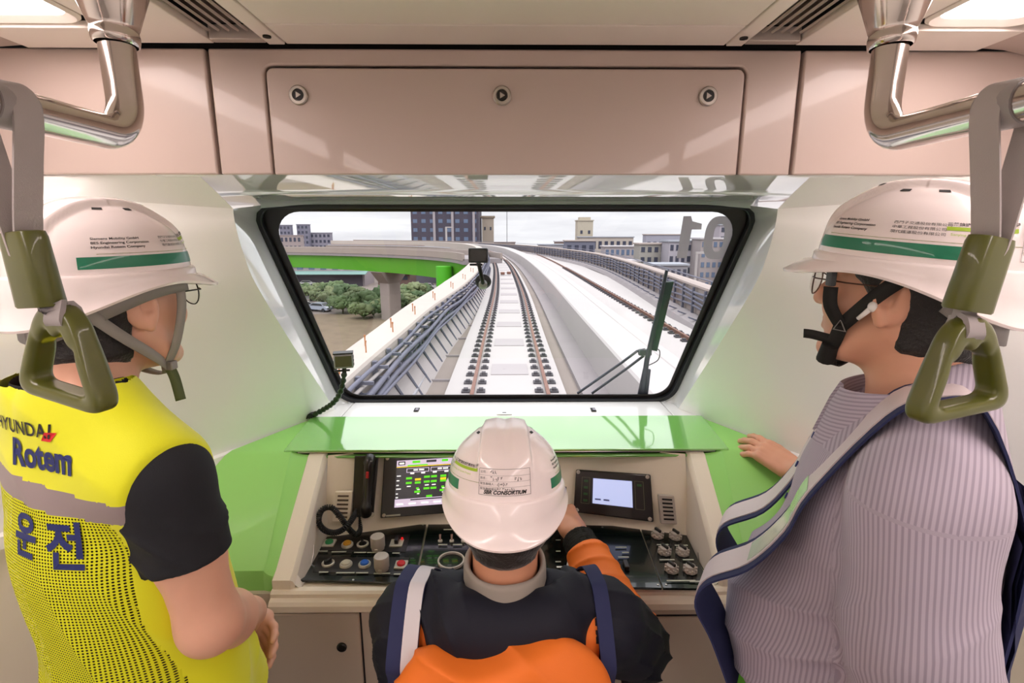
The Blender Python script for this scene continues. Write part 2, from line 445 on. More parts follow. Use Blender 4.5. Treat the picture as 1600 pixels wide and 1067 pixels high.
# ceiling: middle panel in two lengths with a seam, plain margins, lamp margins
struct('ceiling', MB().box((0, -1.4, ZC + 0.01), (0.85, 4.79, 0.02)), M_ceil, bevel=0.002)
struct('ceiling_panel', MB().box((0, 1.046, ZC + 0.01), (0.85, 0.094, 0.02)), M_ceil, bevel=0.002)
struct('ceiling_backing', MB().box((0, -1.35, ZC + 0.055), (2.6, 5.02, 0.01)), M_dark)
for sx in (-1, 1):
    struct('ceiling_strip', MB().box((sx * 0.4425, -1.36, ZC + 0.008), (0.031, 4.9, 0.02)), M_ceil, bevel=0.0015)
    struct('ceiling_strip', MB().box((sx * 0.638, -1.36, ZC + 0.01), (0.15, 4.9, 0.02)), M_ceil, bevel=0.0015)
    g = thing('ceiling_screw', 'small dark screw in the ceiling strip beside the %s air vent' % ('left' if sx < 0 else 'right'), 'screw', (sx * 0.442, 1.045, ZC - 0.004))
    MB().lathe([(0.0075, 0.0), (0.0075, 0.004)], (sx * 0.442, 1.045, ZC - 0.0045), seg=16).build('screw_head', M_dark, g)
    v = thing('ceiling_air_vent', 'long ribbed air vent in the ceiling, %s of the middle panel' % ('left' if sx < 0 else 'right'), 'air vent', (sx * 0.51, 0, ZC))
    MB().box((sx * 0.51, -1.36, ZC + 0.035), (0.10, 4.88, 0.006)).build('vent_back', mat('vent_inner', '8C8078', .5), v)
    for k in range(6):
        x = sx * (0.466 + 0.0178 * k)
        R = Matrix.Rotation(sx * math.radians(-32), 3, 'Y')
        MB().box((x, -1.37, ZC + 0.012), (0.0155, 4.84, 0.004), R).build('slat', M_alu, v)
    MB().box((sx * 0.51, 1.075, ZC + 0.012), (0.10, 0.02, 0.026)).build('end_cap', M_alu, v, bevel=0.002)
    # lamp: a long recessed light with a bezel
    L = thing('ceiling_lamp', 'long bright recessed ceiling lamp above the %s handrail' % ('left' if sx < 0 else 'right'), 'lamp', (sx * 0.815, 0, ZC))
    x0, x1, y0, y1 = 0.722, 0.905, -3.7, 0.985
    def rr(x0, x1, y0, y1, r, n=6):
        out = []
        for cx, cy, a0 in ((x1 - r, y1 - r, 0), (x0 + r, y1 - r, PI / 2), (x0 + r, y0 + r, PI), (x1 - r, y0 + r, 3 * PI / 2)):
            out += [(cx + r * math.cos(a0 + k * PI / 2 / n), cy + r * math.sin(a0 + k * PI / 2 / n)) for k in range(n + 1)]
        return out
    o1, o2, o3 = rr(x0 - 0.006, x1 + 0.006, y0 - .006, y1 + .006, .04), rr(x0, x1, y0, y1, .035), rr(x0 + .012, x1 - .012, y0 + .012, y1 - .012, .03)
    MB().grid([[(sx * x, y, ZC + z) for x, y in o] for o, z in ((o1, 0.02), (o1, 0.0), (o2, -0.004), (o3, 0.004), (o3, 0.02))], closed=True).build('bezel', M_ceil, L, 50)
    MB().prism([(sx * x, y, ZC + 0.010) for x, y in (o3 if sx < 0 else o3[::-1])], 0.004).build('diffuser', M_lamp, L)
    struct('ceiling_margin', MB().prism([(sx * x, y, ZC + .003) for x, y in ((.714, 1.09), (.92, 1.09), (.92, .991), (.714, .991))][::(1 if sx > 0 else -1)], -0.012), M_ceil, bevel=0.001)

# ================================================================ UPPER FRONT PANEL
zb, zt = 1.838, 2.074
mb = MB()
hx, hz, g = 0.4735, 2.039, 0.005
def hatch_outline(e, r):   # upper corners rounded
    pts = [(-hx - e, zb)]
    cx, cz = hx + e - r, hz + e - r
    pts += [(-cx - r * math.cos(a), cz + r * math.sin(a)) for a in [k * PI / 12 for k in range(7)]]
    pts += [(cx + r * math.sin(a), cz + r * math.cos(a)) for a in [k * PI / 12 for k in range(7)]]
    return pts + [(hx + e, zb)]
ho = hatch_outline(g, 0.018)
poly = [(-0.583, zb), (-0.583, zt), (0.583, zt), (0.583, zb)] + ho[::-1]
mb.prism([(x, YP, z) for x, z in poly[::-1]], 0.02)
wf = struct('wall_front', mb, M_panel, bevel=0.004, segs=3)
struct('wall_front_backing', MB().box((0, 1.142, 1.99), (2.5, 0.02, 0.31)), M_dark)
for sx in (-1, 1):
    struct('wall_front_side', MB().box((sx * 0.92, YP + 0.01, (zb + zt) / 2), (0.66, 0.02, zt - zb)), M_panel, bevel=0.004, segs=3)
hatch = thing('access_hatch', 'wide cream access hatch with three round locks above the windscreen', 'hatch', (0, YP, zb))
ho2 = hatch_outline(-0.0005, 0.014)
MB().prism([(x, YP - 0.002, z) for x, z in ho2[::-1]], 0.018).build('panel', M_panel, hatch, bevel=0.003, segs=3)
for x in (-0.4115, -0.009, 0.402):
    lk = MB().lathe([(0.0, 0.0), (0.0185, 0.0), (0.0185, 0.004), (0.0165, 0.006), (0.0115, 0.006), (0.0105, 0.002), (0.0, 0.001)], (x, YP - 0.002, 1.988), axis=(0, -1, 0), seg=28).build('lock', M_steel2, hatch, 35)
    MB().lathe([(0.0, 0.0), (0.0102, 0.0), (0.0102, 0.0025), (0, 0.0025)], (x, YP - 0.004, 1.988), axis=(0, -1, 0), seg=20).build('keyhole', M_blackp, lk)
    MB().prism([(x - 0.004, YP - 0.0085, 1.994), (x - 0.004, YP - 0.0085, 1.982), (x + 0.006, YP - 0.0085, 1.988)], 0.002).build('triangle_key', M_steel2, lk)

# ================================================================ WINDSCREEN (window_1), its reveals, soffit, side walls
WT, WB = Vector((0, 1.500, 1.7995)), Vector((0, 1.752, 1.137))
WD = (WB - WT); WL = WD.length; WD.normalize()
WN = Vector((1, 0, 0)).cross(WD).normalized()           # towards the outside / up
if WN.y < 0: WN = -WN
def wp(px, py):            # pixel -> (x, v) on the windscreen plane, v measured downwards from the top edge
    d = ray(px, py); o = Vector((0, 0, CAM_H)); t = (WT - o).dot(WN) / d.dot(WN); p = o + d * t
    return (p.x, (p - WT).dot(WD))
def W(x, v, off=0.0): return Vector((x, 0, 0)) + WT + WD * v + WN * off
def rounded(poly, r, n=8):
    out = []; k = len(poly)
    for i in range(k):
        p = Vector(poly[i]).to_2d() if len(poly[i]) > 2 else Vector(poly[i]); a = (Vector(poly[i - 1]) - p); b = (Vector(poly[(i + 1) % k]) - p)
        rr_ = r[i] if isinstance(r, (list, tuple)) else r
        ang = a.angle(b); d = rr_ / math.tan(ang / 2); a.normalize(); b.normalize()
        c = p + (a + b).normalized() * (rr_ / math.sin(ang / 2)); s, e = p + a * d - c, p + b * d - c
        th = math.atan2(s.x * e.y - s.y * e.x, s.dot(e))
        for j in range(n + 1):
            q = s.copy(); q.rotate(Matrix.Rotation(th * j / n, 2)); out.append((c.x + q.x, c.y + q.y))
    return out
def sym(l):   # left-hand corners mirrored
    return l
o_out = rounded([(-0.728, -0.004), (0.728, -0.004), (0.592, WL + 0.006), (-0.592, WL + 0.006)], [0.055, 0.055, 0.075, 0.075])
o_gas = rounded([(-0.709, 0.007), (0.709, 0.007), (0.577, WL - 0.006), (-0.577, WL - 0.006)], [0.045, 0.045, 0.065, 0.065])
o_fr = rounded([(-0.680, 0.021), (0.680, 0.021), (0.566, WL - 0.020), (-0.566, WL - 0.020)], [0.075, 0.075, 0.06, 0.06])
win = thing('window_1', 'wide raked windscreen with black rubber seal looking onto the track', None, (0, 1.55, 1.13)); del win['label']; win['kind'] = 'structure'
mb = MB().grid([[W(x, v, o) for x, v in q] for q, o in ((o_out, 0.03), (o_out, -0.006), (o_out, -0.012), (o_gas, -0.012), (o_gas, 0.006))], closed=True)
mb.build('seal', M_rubber, win, 50, bevel=0.003)
mb = MB().grid([[W(x, v, o) for x, v in q] for q, o in ((o_gas, 0.004), (o_fr, 0.004), (o_fr, 0.0065), (o_gas, 0.0065), (o_gas, 0.004))], closed=True)
mb.build('black_border', mat('border_black', '17110F', 0.3), win, 50)
M_glass = bpy.data.materials.new('windscreen_glass'); M_glass.use_nodes = True
n_ = M_glass.node_tree.nodes; l_ = M_glass.node_tree.links; n_.clear()
go = n_.new('ShaderNodeOutputMaterial'); gm = n_.new('ShaderNodeMixShader'); gt = n_.new('ShaderNodeBsdfTransparent'); gg = n_.new('ShaderNodeBsdfGlossy'); gf = n_.new('ShaderNodeLayerWeight'); gp = n_.new('ShaderNodeMath'); gq_ = n_.new('ShaderNodeMath')
gt.inputs['Color'].default_value = (0.97, 0.985, 0.975, 1); gg.inputs['Roughness'].default_value = 0.0; gp.operation = 'POWER'; gp.inputs[1].default_value = 5.0; gq_.operation = 'MULTIPLY_ADD'; gq_.inputs[1].default_value = 0.9; gq_.inputs[2].default_value = 0.035
l_.new(gf.outputs['Facing'], gp.inputs[0]); l_.new(gp.outputs[0], gq_.inputs[0]); l_.new(gq_.outputs[0], gm.inputs[0]); l_.new(gt.outputs[0], gm.inputs[1]); l_.new(gg.outputs[0], gm.inputs[2]); l_.new(gm.outputs[0], go.inputs[0])
gl = MB(); gl.add([W(x, v, 0.010) for x, v in o_gas], [tuple(range(len(o_gas)))])
gl.build('glass', M_glass, win)

# fleet number on the outside of the glass: 01, seen from behind
mb = MB()
one = [(1070, 340), (1082, 340), (1084, 348), (1099, 352), (1098, 361), (1083, 361), (1075, 406), (1059, 406)]
q = [W(*wp(x, y), 0.013) for x, y in one]
mb.add(q, [(0, 1, 5, 6, 7), (1, 2, 3, 4, 5)])
def oval(rx, ry):
    out = []
    for k in range(48):
        a = 2 * PI * k / 48; cx, cy = math.cos(a), math.sin(a); x = math.copysign(abs(cx) ** .75, cx) * rx; y = math.copysign(abs(cy) ** .75, cy) * ry
        out.append(W(*wp(1125 + x - y * .16, 374 + y), 0.013))
    return out
ring = MB().grid([oval(22.5, 34), oval(8.5, 21.5)], closed=True)
mb.add(ring.v, ring.f)
M_num = mat('number_grey', 'A39DA3', 0.6)
_n, _l, _b = nodes_of(M_num)
_t = _n.new('ShaderNodeBsdfTranslucent'); _t.inputs['Color'].default_value = lin('A39DA3'); _m = _n.new('ShaderNodeMixShader'); _m.inputs[0].default_value = 0.22
_l.new(_b.outputs[0], _m.inputs[1]); _l.new(_t.outputs[0], _m.inputs[2]); _l.new(_m.outputs[0], _n['Material Output'].inputs[0])
fn = tag(mb.build('fleet_number', M_num), 'grey fleet number 01 stuck on the windscreen, seen reversed', 'sticker')

# reveals beside the glass (glossy white facets)
OL = [at(364, 326, 1.235), at(368, 352, 1.235), at(380, 395, 1.265), at(401, 446, 1.31), at(455, 535, 1.45), at(505, 612, 1.60), at(530, 650, 1.70)]
OL = spline(OL, 5)
def mir(p, sx): return Vector((p.x * -sx, p.y, p.z))     # OL is the left one (x<0): sx=-1 keeps
nO = len(OL)
def win_side(t):
    # left edge of the window from the top down, following the rounded corners
    return t
left = [(x, v) for x, v in o_out if x < 0]
left.sort(key=lambda q: q[1])
left = [(-0.66, -0.004)] + [q for q in left] 
def left_at(k):
    f = k / (nO - 1) * (len(left) - 1); i = min(int(f), len(left) - 2); t = f - i
    return (left[i][0] * (1 - t) + left[i + 1][0] * t, left[i][1] * (1 - t) + left[i + 1][1] * t)
# resample by height so that facet quads run sideways
def left_by_z(z):
    pts = [W(x, v, -0.004) for x, v in left]
    if z >= pts[0].z: return pts[0]
    for a, b in zip(pts, pts[1:]):
        if a.z >= z >= b.z and a.z - b.z > 1e-6:
            t = (a.z - z) / (a.z - b.z); return a.lerp(b, t)
    return pts[-1]
S0, S1 = Vector((-1.262, 0.80, 1.815)), Vector((-1.262, 0.435, 1.135))
for sx, side in ((-1, 'left'), (1, 'right')):
    inner = []
    for k, p in enumerate(OL):
        zt_, zb_ = W(0, 0).z, W(0, WL).z
        z = zt_ + (zb_ - zt_) * k / (nO - 1); inner.append(left_by_z(z))
    rows = []
    for k, (p, q) in enumerate(zip(OL, inner)):
        row = [mir(p.lerp(q, s), sx) for s in (0, 0.12, 0.5, 0.88, 1)]; rows.append(row)
    mb = MB().grid(rows)
    struct('trim_%d' % (3 if sx < 0 else 4), mb, M_reveal, 60)
    rows = []
    for k, p in enumerate(OL):
        e = S0.lerp(S1, k / (nO - 1)); row = []
        for j in range(13):
            s = j / 12; q = p.lerp(e, s); q = q + Vector((0, 0.05, 0)) * math.sin(PI * s) * (1 - 0.5 * k / (nO - 1)); row.append(mir(q, sx))
        # soft roll where the wall turns into the reveal
        rows.append(row)
    mb = MB().grid(rows)
    top, bot = rows[0], rows[-1]
    struct('wall_front_%s' % side, mb, M_wall, 60)
    # soffit beside the window, from the panel's lower edge down to the wall's top edge
    mb = MB().grid([[Vector((p.x, 1.11, 1.839)) for p in top], [p.lerp(Vector((p.x, 1.11, 1.839)), 0.45) + Vector((0, 0, 0.002)) for p in top], top])
    struct('ceiling_soffit_%s' % side, mb, M_wall, 60)
    # white ledge along the wall's foot, cream wall below it
    nrm = Vector((-sx * 0.95, -0.3, 0)).normalized()
    lo = []
    for p in bot: lo.append([p + Vector((0, 0, .016)), p + nrm * 0.014 + Vector((0, 0, 0.012)), p + nrm * 0.016 + Vector((0, 0, -0.012)), p + Vector((0, 0, -0.016))])
    struct('trim_%d' % (5 if sx < 0 else 6), MB().grid(lo, closed=True), M_sill, 60)
    low = [[p - nrm * 0.01 + Vector((0, 0, -0.012)) for p in bot], [Vector((p.x, p.y, 0.0)) - nrm * 0.02 for p in bot]]
    low2 = [[p - nrm * 0.02 for p in r] for r in low]
    struct('wall_lower_%s' % side, MB().grid(low + low2[::-1], closed=False), M_cream, 30)

# soffit above the windscreen
M_soff = mat('gelcoat_soffit', 'F2F2F0', 0.05, coat=1.0, spec=1.0, bump=0.004, bscale=9)
M_soff.node_tree.nodes['Principled BSDF'].inputs['IOR'].default_value = 2.2
prof = [(1.102, 1.8385), (1.13, 1.8342), (1.16, 1.8302), (1.20, 1.8254), (1.24, 1.8212), (1.270, 1.8183), (1.276, 1.8165), (1.282, 1.8135), (1.30, 1.8122), (1.36, 1.8100), (1.42, 1.8068), (1.47, 1.8030), (1.50, 1.7985)]
xs = [-0.72 + 1.44 * k / 40 for k in range(41)]
rows = []
for y, z in prof:
    e = [max(0, (abs(x) - .50) / .22) ** 2 * (y - 1.10) / .4 for x in xs]
    rows.append([Vector((x * (1 + .05 * (y - 1.1) / .4), y - .05 * q, z - .020 * q)) for x, q in zip(xs, e)])
struct('ceiling_soffit', MB().grid(rows), M_soff, 60)

# sill below the windscreen: three panels and seams
zs0, zs1, ys0, ys1 = 1.133, 1.1275, 1.756, 1.56
for x0, x1, x2, x3 in ((-0.66, -0.545, -0.552, -0.70), (-0.541, 0.545, 0.552, -0.548), (0.549, 0.70, 0.72, 0.556)):
    struct('trim_7' if x0 < -.6 else ('trim_8' if x0 < 0 else 'trim_9'), MB().slab([(x0, ys0, zs0), (x3, ys1, zs1), (x2, ys1, zs1), (x1, ys0, zs0)], 0.012), M_sill, bevel=0.0015)
for k, (px, sh) in enumerate(((651, -1), (927, 1))):
    p = at_z(px, 640.5, 1.131); t = thing('sill_latch', 'small dark square latch in the white sill, %s of the middle' % ('left' if k == 0 else 'right'), 'latch', p)
    MB().box((p.x, p.y, p.z + 0.0015), (0.017, 0.034, 0.002)).build('pocket', M_dark, t, bevel=0.0008)
    MB().box((p.x + 0.002, p.y - 0.005, p.z + 0.004), (0.010, 0.018, 0.003)).build('tongue', mat('latch_grey', '8F8B98', 0.4), t, bevel=0.001)
p = at_z(788, 645.5, 1.131); t = thing('sill_plate', 'small white plate with a dark slot in the middle of the sill', 'plate', p)
MB().box((p.x, p.y, p.z + 0.001), (0.052, 0.028, 0.003)).build('plate', M_sill, t, bevel=0.001)
MB().box((p.x, p.y, p.z + 0.0028), (0.013, 0.005, 0.001)).build('slot', M_dark, t)

# ================================================================ DRIVER'S CONSOLE
con = thing('driver_console', 'green and cream driving console with raised lid under the windscreen', 'control console', (0, 1.2, 0))
YF = 1.085
# green wings: flat shelf, crease, long slope, short front
for sx in (-1, 1):
    def q(x, y, z): return Vector((sx * x, y, z))
    def outer(y): return 0.640 + (1.58 - y) * 0.53
    inn = 0.578
    sec = [(1.585, 1.128), (1.345, 1.128), (1.325, 1.121), (1.10, 0.951), (1.083, 0.937), (1.08, 0.922), (1.08, 0.886)]
    rows = [[q(0.60 if y > 1.3 else inn, y, z), q(0.61 if y > 1.3 else inn + 0.01, y, z), q(outer(y) * 0.5 + 0.3, y, z), q(outer(y) + 0.004, y, z)] for y, z in sec]
    back = [[p + Vector((0, 0.004, -0.03)) for p in r] for r in rows]
    MB().grid(rows).build('side_panel', M_greens, con, 35)
    # narrow turned-in edge of the wing next to the tray
    e = [[q(0.602 if y > 1.3 else inn + .002, y, z - .0005), q(0.588 if y > 1.3 else inn - 0.010, y - .003, z - 0.009), q(0.553, y - .004, z - 0.014)] for y, z in sec[1:]]
    MB().grid(e).build('side_panel_edge', M_greens, con, 30)
    # cream rim of the tray, with the bay's inner cheek
    sec2 = [(1.40, 1.122), (1.335, 1.112), (1.092, 0.930), (1.070, 0.918), (1.070, 0.868)]
    r1 = [[q(0.556, y, z), q(0.552, y - .003, z + 0.004), q(0.512, y - .003, z + 0.004), q(0.507, y, z), q(0.503, y + 0.002, z - 0.012)] for y, z in sec2]
    MB().grid(r1).build('tray_rim', M_cream, con, 30)
    cheek = [[q(0.505, 1.40, 1.115), q(0.490, 1.43, 0.90)], [q(0.505, 1.335, 1.102), q(0.490, 1.34, 0.90)], [q(0.505, 1.092, 0.921), q(0.490, 1.09, 0.90)], [q(0.505, 1.072, 0.908), q(0.490, 1.072, 0.895)]]
    MB().grid(cheek).build('bay_cheek', mat('bay_cream', 'E0D5C6', 0.4), con, 30)
    # slotted latch plate on the cheek
    pc = at(467 if sx < 0 else 1109, 866 if sx < 0 else 878, 1.16); pc.x = sx * 0.497
    lp = MB().box(pc, (0.004, 0.020, 0.062), Matrix.Rotation(math.radians(-38), 3, 'X')).build('latch_plate', M_blackp, con, bevel=0.001)
    MB().tube([pc + Vector((-sx * 0.004, 0.014, 0.018)), pc + Vector((-sx * 0.006, 0, 0)), pc + Vector((-sx * 0.004, -0.014, -0.018))], 0.003, 8).build('latch_pin', M_steel2, lp)
# the right wing carries on down beside the cabinet
MB().grid([[(0.578, 1.08, 0.888), (0.66, 1.07, 0.888), (0.80, 1.08, 0.888)], [(0.552, 1.072, 0.80), (0.64, 1.06, 0.80), (0.80, 1.08, .80)], [(0.552, 1.072, 0.40), (0.60, 1.06, 0.40), (0.80, 1.08, .4)], [(0.552, 1.072, 0), (0.58, 1.06, 0), (0.80, 1.08, 0)]]).build('side_skirt', mat('lacquer_green_deep', '6DBB45', 0.3, coat=0.3), con, 60)

# lid: two green skins with a dark joint
def lid_slab(y0, y1, z0, z1, xb, xf, t): return MB().slab([(-xb, y1, z1), (-xf, y0, z0), (xf, y0, z0), (xb, y1, z1)], t)
lid = lid_slab(1.338, 1.582, 1.130, 1.139, 0.636, 0.622, 0.006).build('lid', M_green, con, bevel=0.0015)
lid_slab(1.352, 1.575, 1.116, 1.131, 0.60, 0.592, 0.010).build('lid_joint', M_dark, lid)
lid_slab(1.339, 1.575, 1.111, 1.124, 0.61, 0.602, 0.006).build('lid_lower_skin', M_green, lid, bevel=0.001)
MB().tube([(-0.585, 1.343, 1.121), (0.585, 1.343, 1.121)], 0.0022, 8).build('hinge_pin', M_steel2, lid)
# gas-strut like grey brackets under the lid
for sx in (-1, 1):
    MB().box((sx * 0.415, 1.385, 1.06), (0.055, 0.03, 0.07), Matrix.Rotation(math.radians(-30), 3, 'X')).build('lid_bracket', M_grey, con, bevel=0.003)

# tray floor (desk) and the sloping back of the bay
MB().slab([(-0.49, 1.072, 0.897), (0.49, 1.072, 0.897), (0.49, 1.335, 0.903), (-0.49, 1.335, 0.903)], 0.02).build('desk', M_cream, con, bevel=0.002)
back = [(-0.50, 1.262, 0.900), (-0.25, 1.322, 0.902), (0.25, 1.322, 0.902), (0.50, 1.262, 0.900)]
rows = []
for dy, z in ((-0.012, 0.902), (-0.004, 0.915), (0.005, 0.925), (0.075, 1.115)):
    rows.append([Vector((x, y + dy, z)) for x, y, _ in back])
MB().grid(rows).build('bay_back', M_cream, con, 30)
# bullnose at the front of the tray and the apron below
MB().grid([[(x, y, z) for x in (-0.556, 0.556)] for y, z in ((1.075, 0.899), (1.062, 0.898), (1.056, 0.893), (1.056, 0.884), (1.046, 0.880), (1.040, 0.873), (1.040, 0.858), (1.046, 0.852), (1.066, 0.848))]).build('tray_front', M_cream, con, 25)
cabm = M_beige
MB().box((-0.125, 1.083, 0.443), (1.36, 0.03, 0.886)).build('cabinet_front', cabm, con)
for x0, x1, lx, nm in ((-0.80, -0.354, -0.400, 'd'), (-0.300, 0.300, None, 'm'), (0.334, 0.546, 0.379, 'd')):
    zt_ = 0.835 if x0 < 0.2 else 0.818
    MB().box(((x0 + x1) / 2, 1.0685, zt_ / 2 + 0.03), (x1 - x0 + 0.008, 0.003, zt_ - 0.06 + 0.008)).build('door_gap', M_dark, con)
    dr = MB().box(((x0 + x1) / 2, 1.066, zt_ / 2 + 0.03), (x1 - x0, 0.008, zt_ - 0.06)).build('door', cabm, con, bevel=0.003)
    if lx:
        lk = MB().lathe([(0, 0), (0.012, 0), (0.012, 0.004), (0.0095, 0.006), (0.0085, 0.003), (0, 0.003)], (lx, 1.062, 0.744), axis=(0, -1, 0), seg=24).build('lock', M_steel2, dr)
        lk.data.materials[0] = M_blackp

# ---------------------------------------------------------------- control plates on the desk
ZD = 0.9045
def D(px, py, up=0.0): 
    p = at_z(px, py, ZD); return Vector((p.x, p.y, ZD + up + (p.y - 1.072) * 0.022))
def plate(name, pix, m, parent, t=0.006, up=0.003):
    P = [D(x, y, up) for x, y in pix]
    return MB().prism(P, t).build(name, m, parent, bevel=0.0008)
pl = plate('control_plate', [(466, 908), (647, 912.5), (667, 819.5), (502, 838)], M_plate, con)
pm = plate('control_plate', [(650, 912.5), (1034, 920), (998, 826), (670, 819.5)], M_plate, con)
pr_ = plate('control_plate', [(1036.5, 920), (1112, 921), (1069, 832), (1000, 826)], M_plate, con)
plate('control_strip', [(485, 863), (634, 866), (641, 839), (503, 842)], M_blackp, con, 0.003, 0.0045)
plate('control_strip', [(489, 896), (631, 902), (640, 874), (497, 874)], M_blackp, con, 0.003, 0.0045)
M_ring = mat('button_ring', 'C9C3B4', 0.35, metal=0.2)
def button(px, py, col, square=False):
    p = D(px, py, 0.004)
    if square: b = MB().box(p + Vector((0, 0, 0.003)), (0.031, 0.031, 0.006)).build('button_base', M_ring, con, bevel=0.002)
    else: b = MB().lathe([(0.0, 0), (0.0155, 0), (0.0155, 0.004), (0.0135, 0.007), (0.0115, 0.007), (0.0108, 0.004), (0, 0.004)], p, seg=28).build('button_base', M_ring, con)
    m = mat('button_' + col, {'green': '1E8A4A', 'yellow': 'E0A019', 'white': 'CFC6AE', 'blue': '1F63C4', 'red': 'D0121B'}[col], 0.3, coat=0.3)
    MB().lathe([(0.0, 0), (0.0105, 0), (0.0105, 0.007), (0.0085, 0.009), (0, 0.0095)], p + Vector((0, 0, 0.002)), seg=24).build('button_cap', m, b)['label'] = col + ' push button cap'
def rotary(px, py, s=1.0, ang=0.4):
    p = D(px, py, 0.004)
    b = MB().lathe([(0.0105 * s, 0), (0.0155 * s, 0), (0.0155 * s, 0.004), (0.013 * s, 0.006), (0.0105 * s, 0.004), (0.0105 * s, 0)], p, seg=28, caps=False).build('selector_ring', M_ring, con)
    R = Matrix.Rotation(ang, 3, 'Z')
    MB().lathe([(0, 0), (0.0095 * s, 0), (0.0095 * s, 0.006), (0, 0.006)], p, seg=24).box(p + Vector((0, 0, 0.009)), (0.006 * s, 0.020 * s, 0.010), R).build('selector_grip', M_blackp, b, bevel=0.0008)
def bigknob(px, py):
    p = D(px, py + 9, 0.004)
    b = MB().lathe([(0, 0), (0.0165, 0), (0.0165, 0.004), (0.0185, 0.008), (0.0185, 0.034), (0.017, 0.037), (0, 0.038)], p, seg=32).build('guard_cap', M_grey, con, 40)
    MB().box(p + Vector((0.0, -0.0185, 0.006)), (0.009, 0.005, 0.010)).build('guard_hasp', M_ring, b, bevel=0.001)
button(515, 854, 'green', True); button(543, 856, 'yellow'); rotary(567, 855, 1.0, 0.5); bigknob(591, 852)
rotary(513, 884, 1.0, -0.6); button(541, 886, 'white'); button(570, 886, 'blue'); bigknob(597, 883); button(627, 887, 'red', True)
p = D(620, 853, 0.004)
ks = MB().box(p, (0.034, 0.032, 0.006)).build('key_switch_plate', M_ring, con, bevel=0.001)
MB().box(p + Vector((0, 0.004, 0.008)), (0.010, 0.022, 0.012)).build('key_switch_lever', M_blackp, ks, bevel=0.001)
MB().sphere(p + Vector((0.012, 0.014, 0.006)), 0.0035, 10, 8).build('indicator_lamp', mat('red_lamp', 'C01018', 0.3, emit='FF2020', estr=0.6), ks)
for px, py in ((1027, 842), (1055, 844), (1038, 867), (1066, 868), (1049, 894), (1078, 895)):
    p = D(px, py, 0.004)
    b = MB().lathe([(0, 0), (0.016, 0), (0.016, 0.005), (0.0135, 0.008), (0.0125, 0.016), (0, 0.017)], p, seg=10).build('rotary_switch', M_grey, con, 30)
    MB().box(p + Vector((0, 0, 0.019)), (0.006, 0.021, 0.008), Matrix.Rotation(0.5, 3, 'Z')).build('rotary_pointer', M_blackp, b, bevel=0.001)
    rb = MB()
    for k in range(8):
        a = k * PI / 4; rb.box(p + Vector((math.cos(a) * 0.0155, math.sin(a) * 0.0155, 0.006)), (0.004, 0.004, 0.010), Matrix.Rotation(a, 3, 'Z'))
    rb.build('rotary_lugs', M_grey, b)
# pale caption strips under the controls, scale wedges
M_cap = mat('caption_strip', 'B9BBA9', 0.5)
caps = [(503, 866, 18), (530, 867, 22), (563, 868, 18), (588, 868, 27), (619, 869, 11), (506, 898, 13), (540, 899, 26), (566, 899, 17), (597, 900, 23), (625, 901, 17),
        (1035, 856, 18), (1064, 857, 20), (1042, 879, 22), (1075, 879, 16), (1064, 911, 40), (1093, 912, 28), (970, 860, 17), (977, 868, 10), (974, 875, 16), (692, 856, 14), (715, 856, 14), (700, 833, 14), (872, 849, 8), (872, 866, 7), (872, 882, 8)]
cm = [MB().box(D(px, py, 0.0068), (w * 0.00172, 0.0042, 0.0006)).build('caption', M_cap, con) for px, py, w in caps]
for a, b, w0, w1 in (((884, 848), (886, 866), 7, 1.2), ((889, 870), (888, 888), 1.2, 8)):
    p, r = D(*a, 0.0068), D(*b, 0.0068); k = 0.00125
    MB().prism([p + Vector((-w0 * k / 2, 0, 0)), r + Vector((-w1 * k / 2, 0, 0)), r + Vector((w1 * k / 2, 0, 0)), p + Vector((w0 * k / 2, 0, 0))], 0.0006).build('scale_wedge', M_white, con)
MB().box(D(881, 890, 0.0068), (0.036, 0.006, 0.0006)).build('caption', M_white, con)
for px in (688, 706, 724):
    b = MB().lathe([(0, 0), (0.006, 0), (0.006, 0.004), (0, 0.005)], D(px, 850, 0.004), seg=16).build('toggle_base', M_ring, con)
    MB().tube([D(px, 850, 0.008), D(px, 847, 0.020)], [0.0022, 0.0032], 8).build('toggle_lever', mat('toggle_pink', 'A5837A', 0.4), b)
MB().lathe([(0.030, 0), (0.034, 0), (0.034, 0.006), (0.030, 0.006), (0.030, 0)], D(705, 880, 0.003), seg=36, caps=False).build('dial_ring', M_grey, con)
MB().lathe([(0, 0), (0.0135, 0), (0.0135, 0.006), (0.010, 0.010), (0, 0.011)], D(884, 893, 0.0), seg=24).build('push_knob', M_blackp, con)
b = MB().box(D(978, 888, 0.008), (0.012, 0.030, 0.012)).build('lever_switch', mat('dark_grey_plastic', '3A3735', 0.4), con, bevel=0.002)
sc = MB()
for px, py in ((472, 904), (552, 908), (640, 909), (655, 910), (661, 824), (1028, 915), (1041, 915), (1104, 917), (508, 841), (941, 828)):
    MB().lathe([(0, 0), (0.0028, 0), (0.0028, 0.0012), (0, 0.0016)], D(px, py, 0.003), seg=12).build('plate_screw', M_steel2, con)

